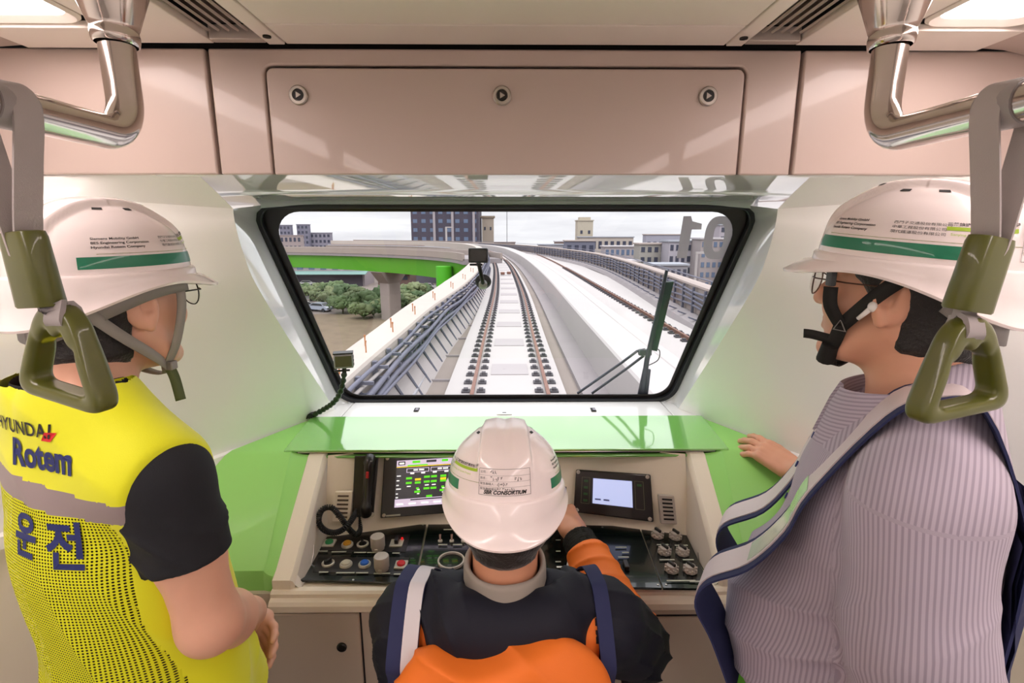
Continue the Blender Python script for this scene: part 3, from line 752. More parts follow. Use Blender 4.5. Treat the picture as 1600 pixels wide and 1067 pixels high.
# ---------------------------------------------------------------- displays on the bay's back
def panel_frame(pa, pb, pc, pd, Ya, Yb):
    """corner pixels TL, TR, BR, BL; back of the bay is steep: top deeper than bottom"""
    return at(*pa, Ya[1]), at(*pb, Yb[1]), at(*pc, Yb[0]), at(*pd, Ya[0])
def bil(c, u, v, off=0.0):
    TL, TR, BR, BL = c; n = (BL - TL).cross(TR - TL).normalized()
    return TL.lerp(TR, u).lerp(BL.lerp(BR, u), v) + n * off
def qplate(c, u0, v0, u1, v1, off, t): return MB().prism([bil(c, u0, v0, off), bil(c, u0, v1, off), bil(c, u1, v1, off), bil(c, u1, v0, off)], t)
cL = panel_frame((601, 711), (752, 702), (748, 797), (595, 809), (1.300, 1.352), (1.320, 1.370))
dl = qplate(cL, 0, 0, 1, 1, 0.006, 0.012).build('display', M_blackp, con, bevel=0.002)
dl['label'] = 'lit monitor with green and yellow status blocks'
M_scr = mat('screen_dark', '2A2A2C', 0.2, emit='4A4648', estr=0.55)
M_scr2 = mat('screen_bar', 'C9BBD0', 0.3, emit='D8C8E0', estr=0.75)
M_sg = mat('screen_green', '5AC020', 0.3, emit='5CE01C', estr=0.85)
M_sy = mat('screen_yellow', 'E0C020', 0.3, emit='F0D020', estr=0.9)
M_sw = mat('screen_white', 'FFFFFF', 0.3, emit='FFFFFF', estr=0.85)
SL = (0.135, 0.10, 0.93, 0.845)     # screen rectangle in the bezel
def scr(u, v): return SL[0] + (SL[2] - SL[0]) * u, SL[1] + (SL[3] - SL[1]) * v
def srect(u0, v0, u1, v1, m, off, name='screen_block', parent=None):
    a, b = scr(u0, v0), scr(u1, v1)
    return qplate(cL, a[0], a[1], b[0], b[1], off, 0.0006).build(name, m, parent or dl)
srect(0, 0, 1, 1, M_scr, 0.0075, 'screen')
srect(0, 0, 1, 0.13, M_scr2, 0.0081, 'screen_bar'); srect(0, 0.83, 1, 1.0, M_scr2, 0.0081, 'screen_bar')
srect(0.20, 0.845, 0.75, 0.87, mat('screen_slot', '403A40', 0.3), 0.0086)
for u, w in ((.2, .1), (.38, .13), (.58, .08), (.72, .1)): srect(u, .02, u + w, .07, M_scr if u in (.38, .72) else M_sg, 0.0086)
srect(.14, .105, .40, .13, M_sg, .0088); srect(0, .135, .8, .15, M_sy, .0084)
srect(.02, .02, .11, .1, M_scr, .0086); srect(.035, .045, .095, .08, M_sw, .009)
for u0, u1 in ((.13, .42), (.44, .73)):   # two car outlines
    for a in ((u0, .18, u1, .19), (u0, .26, u1, .27), (u0, .18, u0 + .008, .27), (u1 - .008, .18, u1, .27)): srect(*a, M_scr2, .0084)
    srect(u0 + .09, .205, u0 + .145, .235, M_sw, .0086); srect(u0 + .16, .205, u0 + .225, .235, M_sw, .0086)
for u in (.18, .32, .47, .62): srect(u, .275, u + .05, .305, M_sw, .0086)
for u, v, c in ((.13, .37, 'g'), (.13, .47, 'g'), (.245, .405, 'y'), (.245, .475, 'g'), (.36, .36, 'g'), (.36, .465, 'g'), (.45, .36, 'g'), (.45, .465, 'g'), (.57, .36, 'g'), (.57, .42, 'y'), (.57, .465, 'g'), (.69, .36, 'g'), (.69, .41, 'y'), (.69, .465, 'g'), (.36, .61, 'g'), (.45, .61, 'g'), (.245, .67, 'g'), (.57, .67, 'g'), (.265, .60, 'g'), (.59, .60, 'g'), (.40, .78, 'g'), (.82, .36, 'g'), (.82, .465, 'y')):
    w = .035 if v == .60 else .075
    srect(u, v, u + w, v + .045, M_sg if c == 'g' else M_sy, .0086)
for u, v, w in ((.145, .555, .05), (.375, .55, .05), (.465, .55, .05), (.28, .725, .03), (.60, .725, .03), (.28, .635, .03), (.6, .635, .03), (0.01, .32, .05), (0.01, .42, .035), (0.01, .52, .03), (0.01, .60, .06), (0.01, .70, .025), (0.01, .78, .03)):
    srect(u, v, u + w, v + .022, M_sw, .0086)
for k in range(6): srect(.02 + .16 * k, .92, .11 + .16 * k, .955, M_sw, .0086)
for u, v in ((.035, .955), (.035, .05)): MB().lathe([(0, 0), (.005, 0), (.005, .003), (0, .004)], bil(cL, u, v, .006), axis=(0, -1, .3), seg=14).build('screw', M_steel2, dl)
qplate(cL, .055, .955, .20, .98, .0068, .0008).build('bezel_caption', M_cap, dl)

cR = panel_frame((900, 733), (1016, 741), (1021, 815), (896, 799), (1.322, 1.360), (1.287, 1.333))
drr = qplate(cR, 0, 0, 1, 1, 0.010, 0.014).build('display', mat('black_bezel_brown', '1D1512', 0.3, coat=0.3), con, bevel=0.004)
drr['label'] = 'small monitor with a blank pale blue screen'
qplate(cR, .215, .15, .76, .76, .0108, .001).build('screen_edge', mat('screen_edge', '30343C', 0.4), drr)
qplate(cR, .235, .17, .745, .74, .0118, .0012).build('screen', mat('screen_pale', 'AAB8E0', 0.3, emit='C4CEFA', estr=0.72), drr)
for u in (.265, .375): qplate(cR, u, .62, u + .075, .655, .0124, .0006).build('screen_mark', mat('screen_mark', '6A7AA8', 0.4), drr)
for u0, u1, v0, v1, n in ((.085, .19, .16, .76, 4), (.78, .89, .16, .76, 1)):
    for a in ((u0, v0, u1, v0 + .008), (u0, v1, u1, v1 + .008), (u0, v0, u0 + .006, v1), (u1, v0, u1 + .006, v1)): qplate(cR, *a, .0108, .0006).build('key_outline', mat('key_line', '6A6A50', 0.5), drr)
    for k in range(n):
        v = v0 + .06 + k * .15; qplate(cR, u0 + .03, v, u1 - .02, v + .05, .0108, .0006).build('soft_key', mat('key_green', '2C5A2C', 0.5), drr)
for u, v in ((.03, .05), (.95, .05), (.95, .94), (.04, .94)): MB().lathe([(0, 0), (.0055, 0), (.0055, .003), (.003, .004), (0, .002)], bil(cR, u, v, .010), axis=(0, -1, .3), seg=16).build('screw', M_grey, drr)
# dark middle panel behind the driver's helmet
cM = panel_frame((758, 704), (889, 706), (884, 796), (752, 796), (1.335, 1.40), (1.335, 1.40))
qplate(cM, 0, 0, 1, 1, 0.004, 0.01).build('instrument_panel', M_blackp, con, bevel=0.002)

# speaker grilles
for pix, Y0, Y1 in ((((524, 767), (551, 767), (548, 816), (519, 815)), 1.272, 1.290), (((1028, 772), (1053, 774), (1058, 819), (1032, 818)), 1.268, 1.288)):
    c = panel_frame(*pix, (Y0, Y1), (Y0, Y1)); m = M_cream if pix[0][0] < 800 else M_grey
    sg = qplate(c, 0, 0, 1, 1, 0.004, 0.012).build('speaker_grille', m, con, bevel=0.003)
    for k in range(6): qplate(c, .2, .12 + k * .135, .82, .175 + k * .135, .0055, .002).build('grille_slot', M_dark if pix[0][0] > 800 else mat('slot_brown', '5A4A3A', 0.6), sg)

# ---------------------------------------------------------------- telephone handset and its coiled cord
cH = panel_frame((555, 712), (592, 711), (584, 804), (551, 808), (1.288, 1.345), (1.296, 1.350))
hs = thing('telephone_handset', 'black telephone handset with red key in its cradle left of the lit monitor', 'telephone', bil(cH, .5, 1))
qplate(cH, 0, 0, 1, 1, 0.008, 0.012).build('cradle', M_blackp, hs, bevel=0.002)
pts = [bil(cH, .70, v, o) for v, o in ((.03, .020), (.12, .034), (.3, .030), (.5, .027), (.7, .028), (.85, .032), (.95, .020))]
MB().tube(spline(pts, 4), [0.011 + 0.004 * (1 - min(1, abs(k - 12) / 9) ** 2 * 0) * (1 if k < 5 or k > 18 else 0.4) for k in range(25)], 14).build('handset', M_blackp, hs, 60)
pk = bil(cH, .70, .30, .046); MB().box(pk, (.008, .005, .018), Matrix.Rotation(math.radians(-20), 3, 'X')).build('red_key', mat('red_key', 'B51C22', 0.4), hs, bevel=.0015)
for u in (.04, .96): MB().lathe([(0, 0), (.006, 0), (.006, .003), (0, .004)], bil(cH, u, .985, .010), axis=(0, -1, .3), seg=14).build('screw', M_ring, hs)
path = spline([at(561, 803, 1.285), at(563, 826, 1.26), at(556, 835, 1.235), at(545, 826, 1.225), at(532, 808, 1.23), at(518, 793, 1.23), at(503, 797, 1.225), at(498, 815, 1.215), at(507, 828, 1.205), at(524, 832, 1.20), at(540, 824, 1.205), at(552, 808, 1.235), at(556, 796, 1.27)], 12)
L_ = [0]
for a, b in zip(path, path[1:]): L_.append(L_[-1] + (b - a).length)
hel = []; nturn = int(L_[-1] / 0.0048); N = nturn * 9; u = Vector((0, 0, 1))
for k in range(N):
    s = L_[-1] * k / (N - 1); i = 0
    while i < len(L_) - 2 and L_[i + 1] < s: i += 1
    t = (s - L_[i]) / max(L_[i + 1] - L_[i], 1e-9); p = path[i].lerp(path[i + 1], t); T = (path[i + 1] - path[i]).normalized()
    u = (u - T * u.dot(T)).normalized(); w = T.cross(u); a = 2 * PI * k / 9
    e = min(1, s / 0.05, (L_[-1] - s) / 0.03); r = 0.0062 * max(0.15, e)
    hel.append(p + (u * math.cos(a) + w * math.sin(a)) * r)
MB().tube(hel, 0.0021, 5).build('coiled_cord', mat('cord_black', '0D0C0B', 0.45), hs, 180)

# ================================================================ HANDRAILS, BRACKETS AND STRAP HANGERS
M_strap = mat('strap_grey', 'B3ABA9', 0.7, bump=0.15, bscale=900)
M_grip = mat('grip_olive', '5B5E22', 0.3, coat=0.4)
M_clip = mat('clip_grey', 'A39C9C', 0.4)
XR = 0.475
for sx, side in ((-1, 'left'), (1, 'right')):
    ctr = Vector((sx * XR, 0.69, 1.838))
    hr = thing('handrail', 'polished steel handrail hanging from the ceiling at the %s' % side, 'handrail', (sx * XR, 0.69, ZC))
    r = 0.0195
    pts = [Vector((sx * XR, 0.69, 2.01)), Vector((sx * XR, 0.69, 1.90))]
    for k in range(9):
        a = k / 8 * PI / 2; pts.append(Vector((sx * XR, 0.69 - 0.045 * (1 - math.cos(a)), 1.883 - 0.045 * math.sin(a))))
    pts += [Vector((sx * XR, y, 1.838)) for y in (0.60, 0.4, 0.0, -1.0, -2.5)]
    MB().tube(pts, r, 28).build('rail', M_steel, hr, 60)
    # bracket: oval socket that narrows down to the pipe
    mb = MB(); c = Vector((sx * XR, 0.69, 0))
    prof = [(0.0215, 1.945), (0.0235, 1.9465), (0.0245, 1.952), (0.0245, 1.958), (0.0235, 1.962), (0.0255, 1.966), (0.032, 1.985), (0.041, 2.01), (0.047, 2.03), (0.048, 2.045), (0.046, 2.052)]
    rows = [[Vector((c.x + rr_ * math.cos(2 * PI * k / 40) * (1 if rr_ < .03 else 1.0), c.y + rr_ * 1.12 * math.sin(2 * PI * k / 40), z)) for k in range(40)] for rr_, z in prof]
    mb.grid(rows, closed=True).build('socket', M_steel, hr, 50)
    MB().lathe([(0.0465, 2.052), (0.050, 2.056), (0.050, ZC)], (c.x, c.y, 0), seg=40, sy=1.1).build('ceiling_cup', M_steel, hr, 50)

def grip_field(P):
    # local: x across, y depth, z up; the ring is a rounded trapezoid with a finger-shaped upper bar
    def trap(P, wt, wb, zt, zb_, rad):
        x, z = np.abs(P[:, 0]), P[:, 2]
        n = np.array([zt - zb_, wb - wt]); n = n / np.linalg.norm(n)
        d1 = (x - wb + rad) * n[0] + (z - zb_ - rad) * n[1]
        return np.maximum(np.maximum(d1, z - (zt - rad)), (zb_ + rad) - z)
    def rnd(P, wt, wb, zt, zb_, rad):
        x, z = np.abs(P[:, 0]), P[:, 2]
        n = np.array([zt - zb_, wb - wt]); n = n / np.linalg.norm(n)
        d1 = (x - wb) * n[0] + (z - zb_) * n[1]; d2 = z - zt; d3 = zb_ - z
        return smax(smax(d1, d2, rad), d3, rad)
    o = rnd(P, 0.020, 0.060, 0.0, -0.098, 0.022)
    i = rnd(P, 0.0195, 0.038, -0.030, -0.084, 0.014)
    i = i + 0.0026 * np.cos(P[:, 0] * 2 * PI / 0.019) * sstep(-0.055, -0.03, P[:, 2])
    d2 = smax(o, -i, 0.006)
    w = 0.0125 - 0.002 * sstep(-0.06, 0, P[:, 2])
    return smax(d2, np.abs(P[:, 1]) - w, 0.008)
gv, gq = sdf_verts(grip_field, (-0.075, -0.02, -0.11), (0.075, 0.02, 0.012), 0.0016)
for sx, side in ((-1, 'left'), (1, 'right')):
    if sx < 0: top_px, hold_px, ring_px, dist, yaw_, lean = (22, 165), (50, 420), (98, 485), 0.505, math.radians(-18), math.radians(8)
    else: top_px, hold_px, ring_px, dist, yaw_, lean = (1552, 165), (1530, 428), (1509, 505), 0.475, math.radians(14), math.radians(-5)
    ydist = 0.522 if sx < 0 else 0.513
    rp = Vector((sx * XR, ydist, 1.838))
    hd = at(*hold_px, ydist)
    hk = at(*ring_px, ydist)
    st = thing('strap_hanger', 'olive green strap hanger with grey webbing on the %s handrail' % side, 'strap hanger', (rp.x, rp.y, rp.z - 0.3))
    htop = at(hold_px[0] + (-14 if sx < 0 else 18), hold_px[1] - 52, ydist)
    up = (htop - hd).normalized()
    # webbing loop round the rail
    pts = []
    k0 = htop - up * 0.02
    sideL, sideR = rp + Vector((-0.0215, 0, 0)), rp + Vector((0.0215, 0, 0))
    loop = [k0 + Vector((-0.004, 0, 0)), htop + Vector((-0.006, 0, 0.004)), htop.lerp(sideL, .55) + Vector((-.004, 0, 0)), sideL + Vector((-.0015, 0, -0.01))]
    for k in range(1, 8):
        a = PI - PI * k / 8; loop.append(rp + Vector((0.0215 * math.cos(a), 0, 0.0215 * math.sin(a))))
    loop += [sideR + Vector((.0015, 0, -0.01)), htop.lerp(sideR, .55) + Vector((.004, 0, 0)), htop + Vector((0.006, 0, 0.004)), k0 + Vector((0.004, 0, 0))]
    MB().ribbon(spline(loop, 4), Vector((-0.35 * sx, 1, 0)), 0.024, 0.0028).build('webbing', M_strap, st, 50)
    MB().tube([rp + Vector((0, -.02, 0)), rp + Vector((0, .02, 0))], 0.0212, 24).build('rail_collar', M_clip, st)
    # sleeve
    zax = up; yax = Vector((math.sin(-yaw_), math.cos(yaw_), 0)); xax = yax.cross(zax).normalized(); yax = zax.cross(xax)
    Rm = Matrix((xax, yax, zax)).transposed()
    mb = MB()
    prof = [(0.0235, 0.0130, -0.038), (0.0245, 0.0140, -0.036), (0.0235, 0.0130, 0.030), (0.0225, 0.0120, 0.036), (0.018, 0.009, 0.037)]
    rows = []
    for a_, b_, h_ in prof:
        ol = rr(-a_, a_, -b_, b_, min(0.0115, b_ * .95), 6); rows.append([hd + Rm @ Vector((x, y, h_)) for x, y in ol])
    mb.grid(rows, closed=True); mb.f.append(tuple(range(len(rows[0]) - 1, -1, -1)))
    mb.build('sleeve', M_grip, st, 40)
    # clip below the sleeve
    lo = hd - up * 0.036
    cp = [lo + up * 0.004, lo.lerp(hk, .4), hk + Vector((0, -0.008, 0.004)), hk + Vector((0, -0.012, -0.010)), hk + Vector((0, 0, -0.018)), hk + Vector((0, 0.012, -0.010)), hk + Vector((0, .008, .004)), lo.lerp(hk, .4) + Vector((0, .004, 0)), lo + up * .004 + Vector((0, .004, 0))]
    MB().ribbon(spline(cp, 4), xax, 0.023, 0.005).build('clip', M_clip, st, 50)
    Rg = Matrix.Rotation(yaw_, 4, 'Z') @ Matrix.Rotation(lean, 4, 'Y')
    me = np_mesh('grip', gv, gq); me.transform(Matrix.Translation(hk + Vector((0, 0, 0.008))) @ Rg @ Matrix.Scale(1.10, 4))
    link_mesh('grip', me, M_grip, st, 180)

# ================================================================ ACTION CAMERAS
M_camg = mat('camera_grey', '8E8E90', 0.4)
M_camb = mat('camera_black', '111312', 0.35)
def cam_body(parent, c, w, h, d, rz, rx, shell, scrn):
    R = Matrix.Rotation(rz, 3, 'Z') @ Matrix.Rotation(rx, 3, 'X')
    b = MB().box(c, (w, d, h), R).build('body', shell, parent, bevel=0.004, segs=3)
    MB().box(c + R @ Vector((0, -d / 2 - 0.0003, 0.0005)), (w * .84, 0.002, h * .74), R).build('screen', scrn, b, bevel=0.0006)
    MB().lathe([(0, 0), (.010, 0), (.010, .006), (.008, .008), (0, .008)], c + R @ Vector((-w * .25, d / 2, h * .12)), axis=R @ Vector((0, 1, 0)), seg=20).build('lens', M_camb, b)
    return R
c = at(537, 563, 1.50)
ac = thing('action_camera', 'small grey action camera on a bendy clamp arm at the left of the windscreen', 'camera', at(482, 655, 1.585))
R = cam_body(ac, c, 0.056, 0.045, 0.026, math.radians(14), math.radians(4), M_camg, mat('camera_screen_olive', '55583A', 0.25))
MB().box(c + R @ Vector((0, 0, 0.0245)), (0.058, 0.028, 0.004), R).build('top_cover', M_camb, ac, bevel=0.001)
for k in (-1, 0, 1): MB().box(c + R @ Vector((0.0285, 0.0, k * 0.012)), (0.002, 0.014, 0.008), R).build('side_port', M_camb, ac, bevel=0.0005)
MB().box(c + R @ Vector((0, 0, -0.029)), (0.012, 0.016, 0.016), R).tube([c + R @ Vector((-0.03, 0, -.032)), c + R @ Vector((0.016, 0, -.032))], 0.0035, 10).build('mount', M_camb, ac, bevel=0.001)
arm = spline([c + Vector((0, 0, -0.036)), at(533, 610, 1.51), at(522, 628, 1.53), at(505, 640, 1.56), at(490, 648, 1.575)], 6)
mb = MB()
al = [0]
for a, b in zip(arm, arm[1:]): al.append(al[-1] + (b - a).length)
nn = 12; rad = []; pts = []
for k in range(nn * 4 + 1):
    s = al[-1] * k / (nn * 4); i = 0
    while i < len(al) - 2 and al[i + 1] < s: i += 1
    pts.append(arm[i].lerp(arm[i + 1], (s - al[i]) / max(al[i + 1] - al[i], 1e-9))); rad.append((0.0052, 0.0078, 0.0092, 0.0078)[k % 4])
mb.tube(pts, rad, 12).build('flexible_arm', mat('arm_dark_green', '1B2A18', 0.4), ac, 60)
cb = at(484, 650, 1.582)
for dz, tl in ((0.006, .45), (-0.004, -.25)):
    MB().box(cb + Vector((-0.012, -0.002, dz)), (0.078, 0.020, 0.007), Matrix.Rotation(tl, 3, 'Y')).build('clamp_jaw', M_camb, ac, bevel=0.002)
MB().lathe([(.009, -.014), (.009, .014)], cb + Vector((0.006, 0, .004)), axis=(0, 1, 0), seg=16).build('clamp_hinge', M_camb, ac)

x, v = wp(755, 440)
base = W(x, v, 0.004)
c = at(747.5, 399, base.y - 0.055)
sc_ = thing('action_camera', 'black action camera on a suction mount in the middle of the windscreen', 'camera', base)
cam_body(sc_, c, 0.057, 0.043, 0.026, math.radians(-3), 0, M_camb, mat('camera_screen_grey', '2C2C2B', 0.2))
MB().lathe([(0.0, 0.0), (0.024, 0.0), (0.025, 0.004), (0.021, 0.010), (0.012, 0.014), (0.010, 0.020), (0, 0.02)], base, axis=-WN, seg=32).build('suction_cup', M_camb, sc_)
MB().lathe([(0.012, 0), (0.013, 0.004), (0.013, 0.018), (0.006, 0.022), (0, 0.022)], base - WN * 0.014, axis=-WN, seg=24).build('suction_ring', mat('mount_grey', '9A9A98', 0.35, metal=.5), sc_)
MB().tube(spline([base - WN * 0.022, base - WN * 0.036 + Vector((0, 0, 0.012)), c + Vector((0.003, 0, -0.034)), c + Vector((0.001, 0, -0.022))], 4), 0.0062, 12).build('ball_arm', M_camb, sc_)
MB().box(c + Vector((0, 0, -0.026)), (0.012, 0.014, 0.010)).tube([c + Vector((-0.026, 0, -.027)), c + Vector((0.012, 0, -.027))], 0.0035, 10).build('hinge_screw', M_camb, sc_, bevel=.001)

# ================================================================ WIPER (outside the glass)
M_wip = mat('wiper_teal', '23413F', 0.35)
M_wip2 = mat('wiper_slate', '3A4150', 0.35)
def wq(px, py, off): x, v = wp(px, py); return W(x, v, off)
wi = thing('windscreen_wiper', 'dark teal wiper with a long blade parked on the right of the windscreen', 'wiper', wq(1010, 622, 0.05))
MB().tube([wq(1046, 428, .03), wq(1028, 510, .03), wq(1014, 570, .03), wq(1006, 626, .03)], [.005, .008, .009, .010], 10).build('blade_spine', M_wip2, wi)
MB().prism([wq(1057, 446, .026), wq(1041, 447, .026), wq(1015, 553, .026), wq(1030, 556, .026)], 0.008).build('blade', M_wip, wi, bevel=.002)
MB().prism([wq(1020, 585, .026), wq(1008, 583, .026), wq(998, 628, .026), wq(1015, 628, .026)], 0.008).build('blade_foot', M_wip2, wi, bevel=.002)
MB().tube([wq(905, 628, .05), wq(975, 580, .05), wq(1000, 560, .045), wq(1012, 556, .04)], .005, 8).build('arm', M_wip2, wi)
MB().tube([wq(928, 628, .05), wq(985, 588, .05), wq(1010, 566, .04)], .005, 8).build('arm', M_wip2, wi)
MB().box(wq(1012, 561, .042), (.045, .02, .022)).build('pivot', M_wip, wi, bevel=.004)
MB().tube(spline([wq(1022, 555, .04), wq(1036, 560, .05), wq(1034, 575, .05), wq(1018, 581, .04)], 6), .0018, 6).build('washer_hose', M_camb, wi)

# ================================================================ OUTSIDE: the elevated line
_mat_in = mat
def mat(name, col, *a, **k):      # outdoor colours darkened below their hex value to offset the brightened sky
    c = lin(col); return _mat_in(name, tuple(x * 0.52 for x in c[:3]) + (1,), *a, **k)
M_conc = mat('concrete_pale', 'D9D0CE', 0.85, var=0.10, vscale=0.6)
M_conc2 = mat('concrete_white', 'E6DFDD', 0.85, var=0.06, vscale=0.5)
M_conc3 = mat('concrete_brown', 'B3A59C', 0.9, var=0.16, vscale=0.8)
M_concg = mat('concrete_grey', 'BBB2B4', 0.9, var=0.12, vscale=0.7)
M_rust = mat('rail_rust', '9C6A58', 0.6, var=0.15, vscale=3)
M_slate = mat('cable_slate', '7F8096', 0.6)
M_slate2 = mat('bracket_slate', '6E7084', 0.55)
M_fast = mat('fastener_dark', '59545C', 0.7)
M_girder = mat('girder_green', '6FD22A', 0.5, var=0.05, vscale=0.3)
M_girder2 = mat('pier_green', '5FE018', 0.5)
ZR = -1.33
def path2(pts, n=10): return [(p.x, p.y) for p in spline([(x, y, 0) for x, y in pts], n)]
PA = path2([(0.06, -4), (0.06, 6), (0.06, 15), (0.08, 30), (-0.35, 50), (-1.3, 68), (-3.2, 90), (-8, 112), (-17, 132), (-32, 147), (-52, 156)], 8)
def frame(path):
    out = []
    for i in range(len(path)):
        a, b = path[max(i - 1, 0)], path[min(i + 1, len(path) - 1)]; dx, dy = b[0] - a[0], b[1] - a[1]; L = math.hypot(dx, dy)
        out.append((path[i][0], path[i][1], dy / L, -dx / L))      # point and its right-hand normal
    return out
def sweep(path, prof, z0=0.0):
    """prof: closed list of (offset to the right, z)"""
    fr = frame(path); rows = [[(x + nx * o, y + ny * o, z + z0) for o, z in prof] for x, y, nx, ny in fr]
    mb = MB().grid(rows, closed=True); m = len(prof); mb.f.append(tuple(range(m - 1, -1, -1))); mb.f.append(tuple((len(rows) - 1) * m + i for i in range(m))); return mb
def rect(o0, o1, z0, z1): return [(o0, z0), (o1, z0), (o1, z1), (o0, z1)]
class Walk:
    """arc-length walker along a path"""
    def __init__(s, path): s.p = path; s.L = [0]; [s.L.append(s.L[-1] + math.hypot(b[0] - a[0], b[1] - a[1])) for a, b in zip(path, path[1:])]
    def at(s, d, o=0.0, z=0.0):
        i = 0
        while i < len(s.L) - 2 and s.L[i + 1] < d: i += 1
        a, b = s.p[i], s.p[i + 1]; t = (d - s.L[i]) / (s.L[i + 1] - s.L[i]); dx, dy = b[0] - a[0], b[1] - a[1]; l = math.hypot(dx, dy); dx /= l; dy /= l
        return Vector((a[0] + (b[0] - a[0]) * t + dy * o, a[1] + (b[1] - a[1]) * t - dx * o, z)), math.atan2(dx, dy)
# deck, slabs, troughs
struct('viaduct_slab', sweep(PA, rect(-2.9, 3.3, -2.2, -1.62)), M_conc3)
struct('track_slab', sweep(PA, [(-1.33, -1.62), (1.15, -1.62), (1.15, -1.47), (0.98, -1.45), (-1.15, -1.45), (-1.33, -1.47)]), M_conc2, bevel=0.0)
struct('walkway_slab', sweep(PA, rect(1.50, 2.10, -1.62, -1.50)), M_concg)
struct('trim_10', sweep(PA, rect(-2.02, -1.90, -1.62, -1.42)), mat('gutter_white', 'E4E4EC', 0.5))
wk = Walk(PA)
for k in range(34):        # cast pads between the rails, every other one darker
    c, a = wk.at(9.6 + k * 1.55, 0.0, -1.44)
    if k % 2 == 0: struct('slab_pad', MB().box(c, (0.86, 0.95, 0.02), Matrix.Rotation(-a, 3, 'Z')), mat('pad_grey', 'D3CBCC', .85, var=.08, vscale=.7))
for k in range(26):        # cross joints of the trough at the left
    c, a = wk.at(10.6 + k * 2.4, -1.62, -1.60); struct('trough_joint', MB().box(c, (0.56, 0.06, 0.06), Matrix.Rotation(-a, 3, 'Z')), M_concg)
# rails with their fasteners
def rail(path, o, lab, s0, step, n, grp):
    r = thing('rail', lab, 'rail', (path[0][0] + o, path[0][1], ZR - 0.15), group=None)
    prof = [(-.07, -.16), (.07, -.16), (.07, -.145), (.012, -.12), (.012, -.045), (.036, -.03), (.036, 0), (-.036, 0), (-.036, -.03), (-.012, -.045), (-.012, -.12), (-.07, -.145)]
    sweep(path, [(o + a, ZR + b) for a, b in prof]).build('rail_bar', M_rust, r, 40)
    w = Walk(path); src = None; far = MB()
    def shape(mb, c, a):
        R = Matrix.Rotation(-a, 3, 'Z')
        mb.box(c + Vector((0, 0, 0.02)), (.17, .20, .05), R); mb.box(c + Vector((0, 0, 0.06)), (.09, .12, .06), R)
        return mb
    for k in range(n):
        for sd in (-1, 1):
            c, a = w.at(s0 + k * step, o + sd * .155, ZR - .13)
            if k < 45:
                if src is None: src = shape(MB(), c, a).build('fastener', M_fast, r); c0, a0 = c, a
                else:
                    f = src.copy(); C.objects.link(f); f.parent = r; f.matrix_basis = Matrix.Translation(c - c0) @ Matrix.Rotation(a0 - a, 4, 'Z') if abs(a - a0) < 1e-4 else Matrix.Translation(world_of(r).inverted() @ c) @ Matrix.Rotation(a0 - a, 4, 'Z') @ Matrix.Translation(-(world_of(r).inverted() @ c0))
            else: shape(far, c, a)
    if far.v: far.build('fastener', M_fast, r)['kind'] = 'stuff'
    return r
rail(PA, -0.75, 'rust brown running rail, left one of the track straight ahead', 12.2, 0.62, 90, 'rails')
rail(PA, 0.75, 'rust brown running rail, right one of the track straight ahead', 12.2, 0.62, 90, 'rails')
for k in (0, 1):
    p, a = wk.at(44 + k * 0.4, 0.0 + k * .5 - .25, -1.37); t = thing('track_magnet', 'small reddish block on the slab between the rails ahead, %s' % ('left one of the pair' if k == 0 else 'right one of the pair'), 'track marker', p)
    MB().box(p + Vector((0, 0, .08)), (.32, .5, .18), Matrix.Rotation(-a, 3, 'Z')).build('block', M_rust, t, bevel=.03)
# near left parapet with its cable racks
PL = path2([(-2.28, -4), (-2.28, 7), (-2.2, 11), (-2.1, 15), (-1.72, 22), (-1.62, 32), (-1.95, 50), (-2.95, 68), (-5.0, 90), (-9.7, 113), (-18.5, 134), (-33, 149), (-52.5, 158)], 8)
def parapet_w(d): return 0.55
fr = frame(PL); rows = []
for i, (x, y, nx, ny) in enumerate(fr):
    w = 0.50 + 0.45 * min(1, max(0, (y - 6) / 16))
    rows.append([(x + nx * o, y + ny * o, z) for o, z in ((0, -1.62), (0, -.36), (-.03, -.31), (-w, -.29), (-w - .03, -.34), (-w - .03, -2.4), (-.3, -2.4))])
mb = MB().grid(rows, closed=True); struct('wall_parapet_left', mb, mat('parapet_cream', 'E9DCD2', 0.85, var=.05, vscale=.5), 30)
wl = Walk(PL)
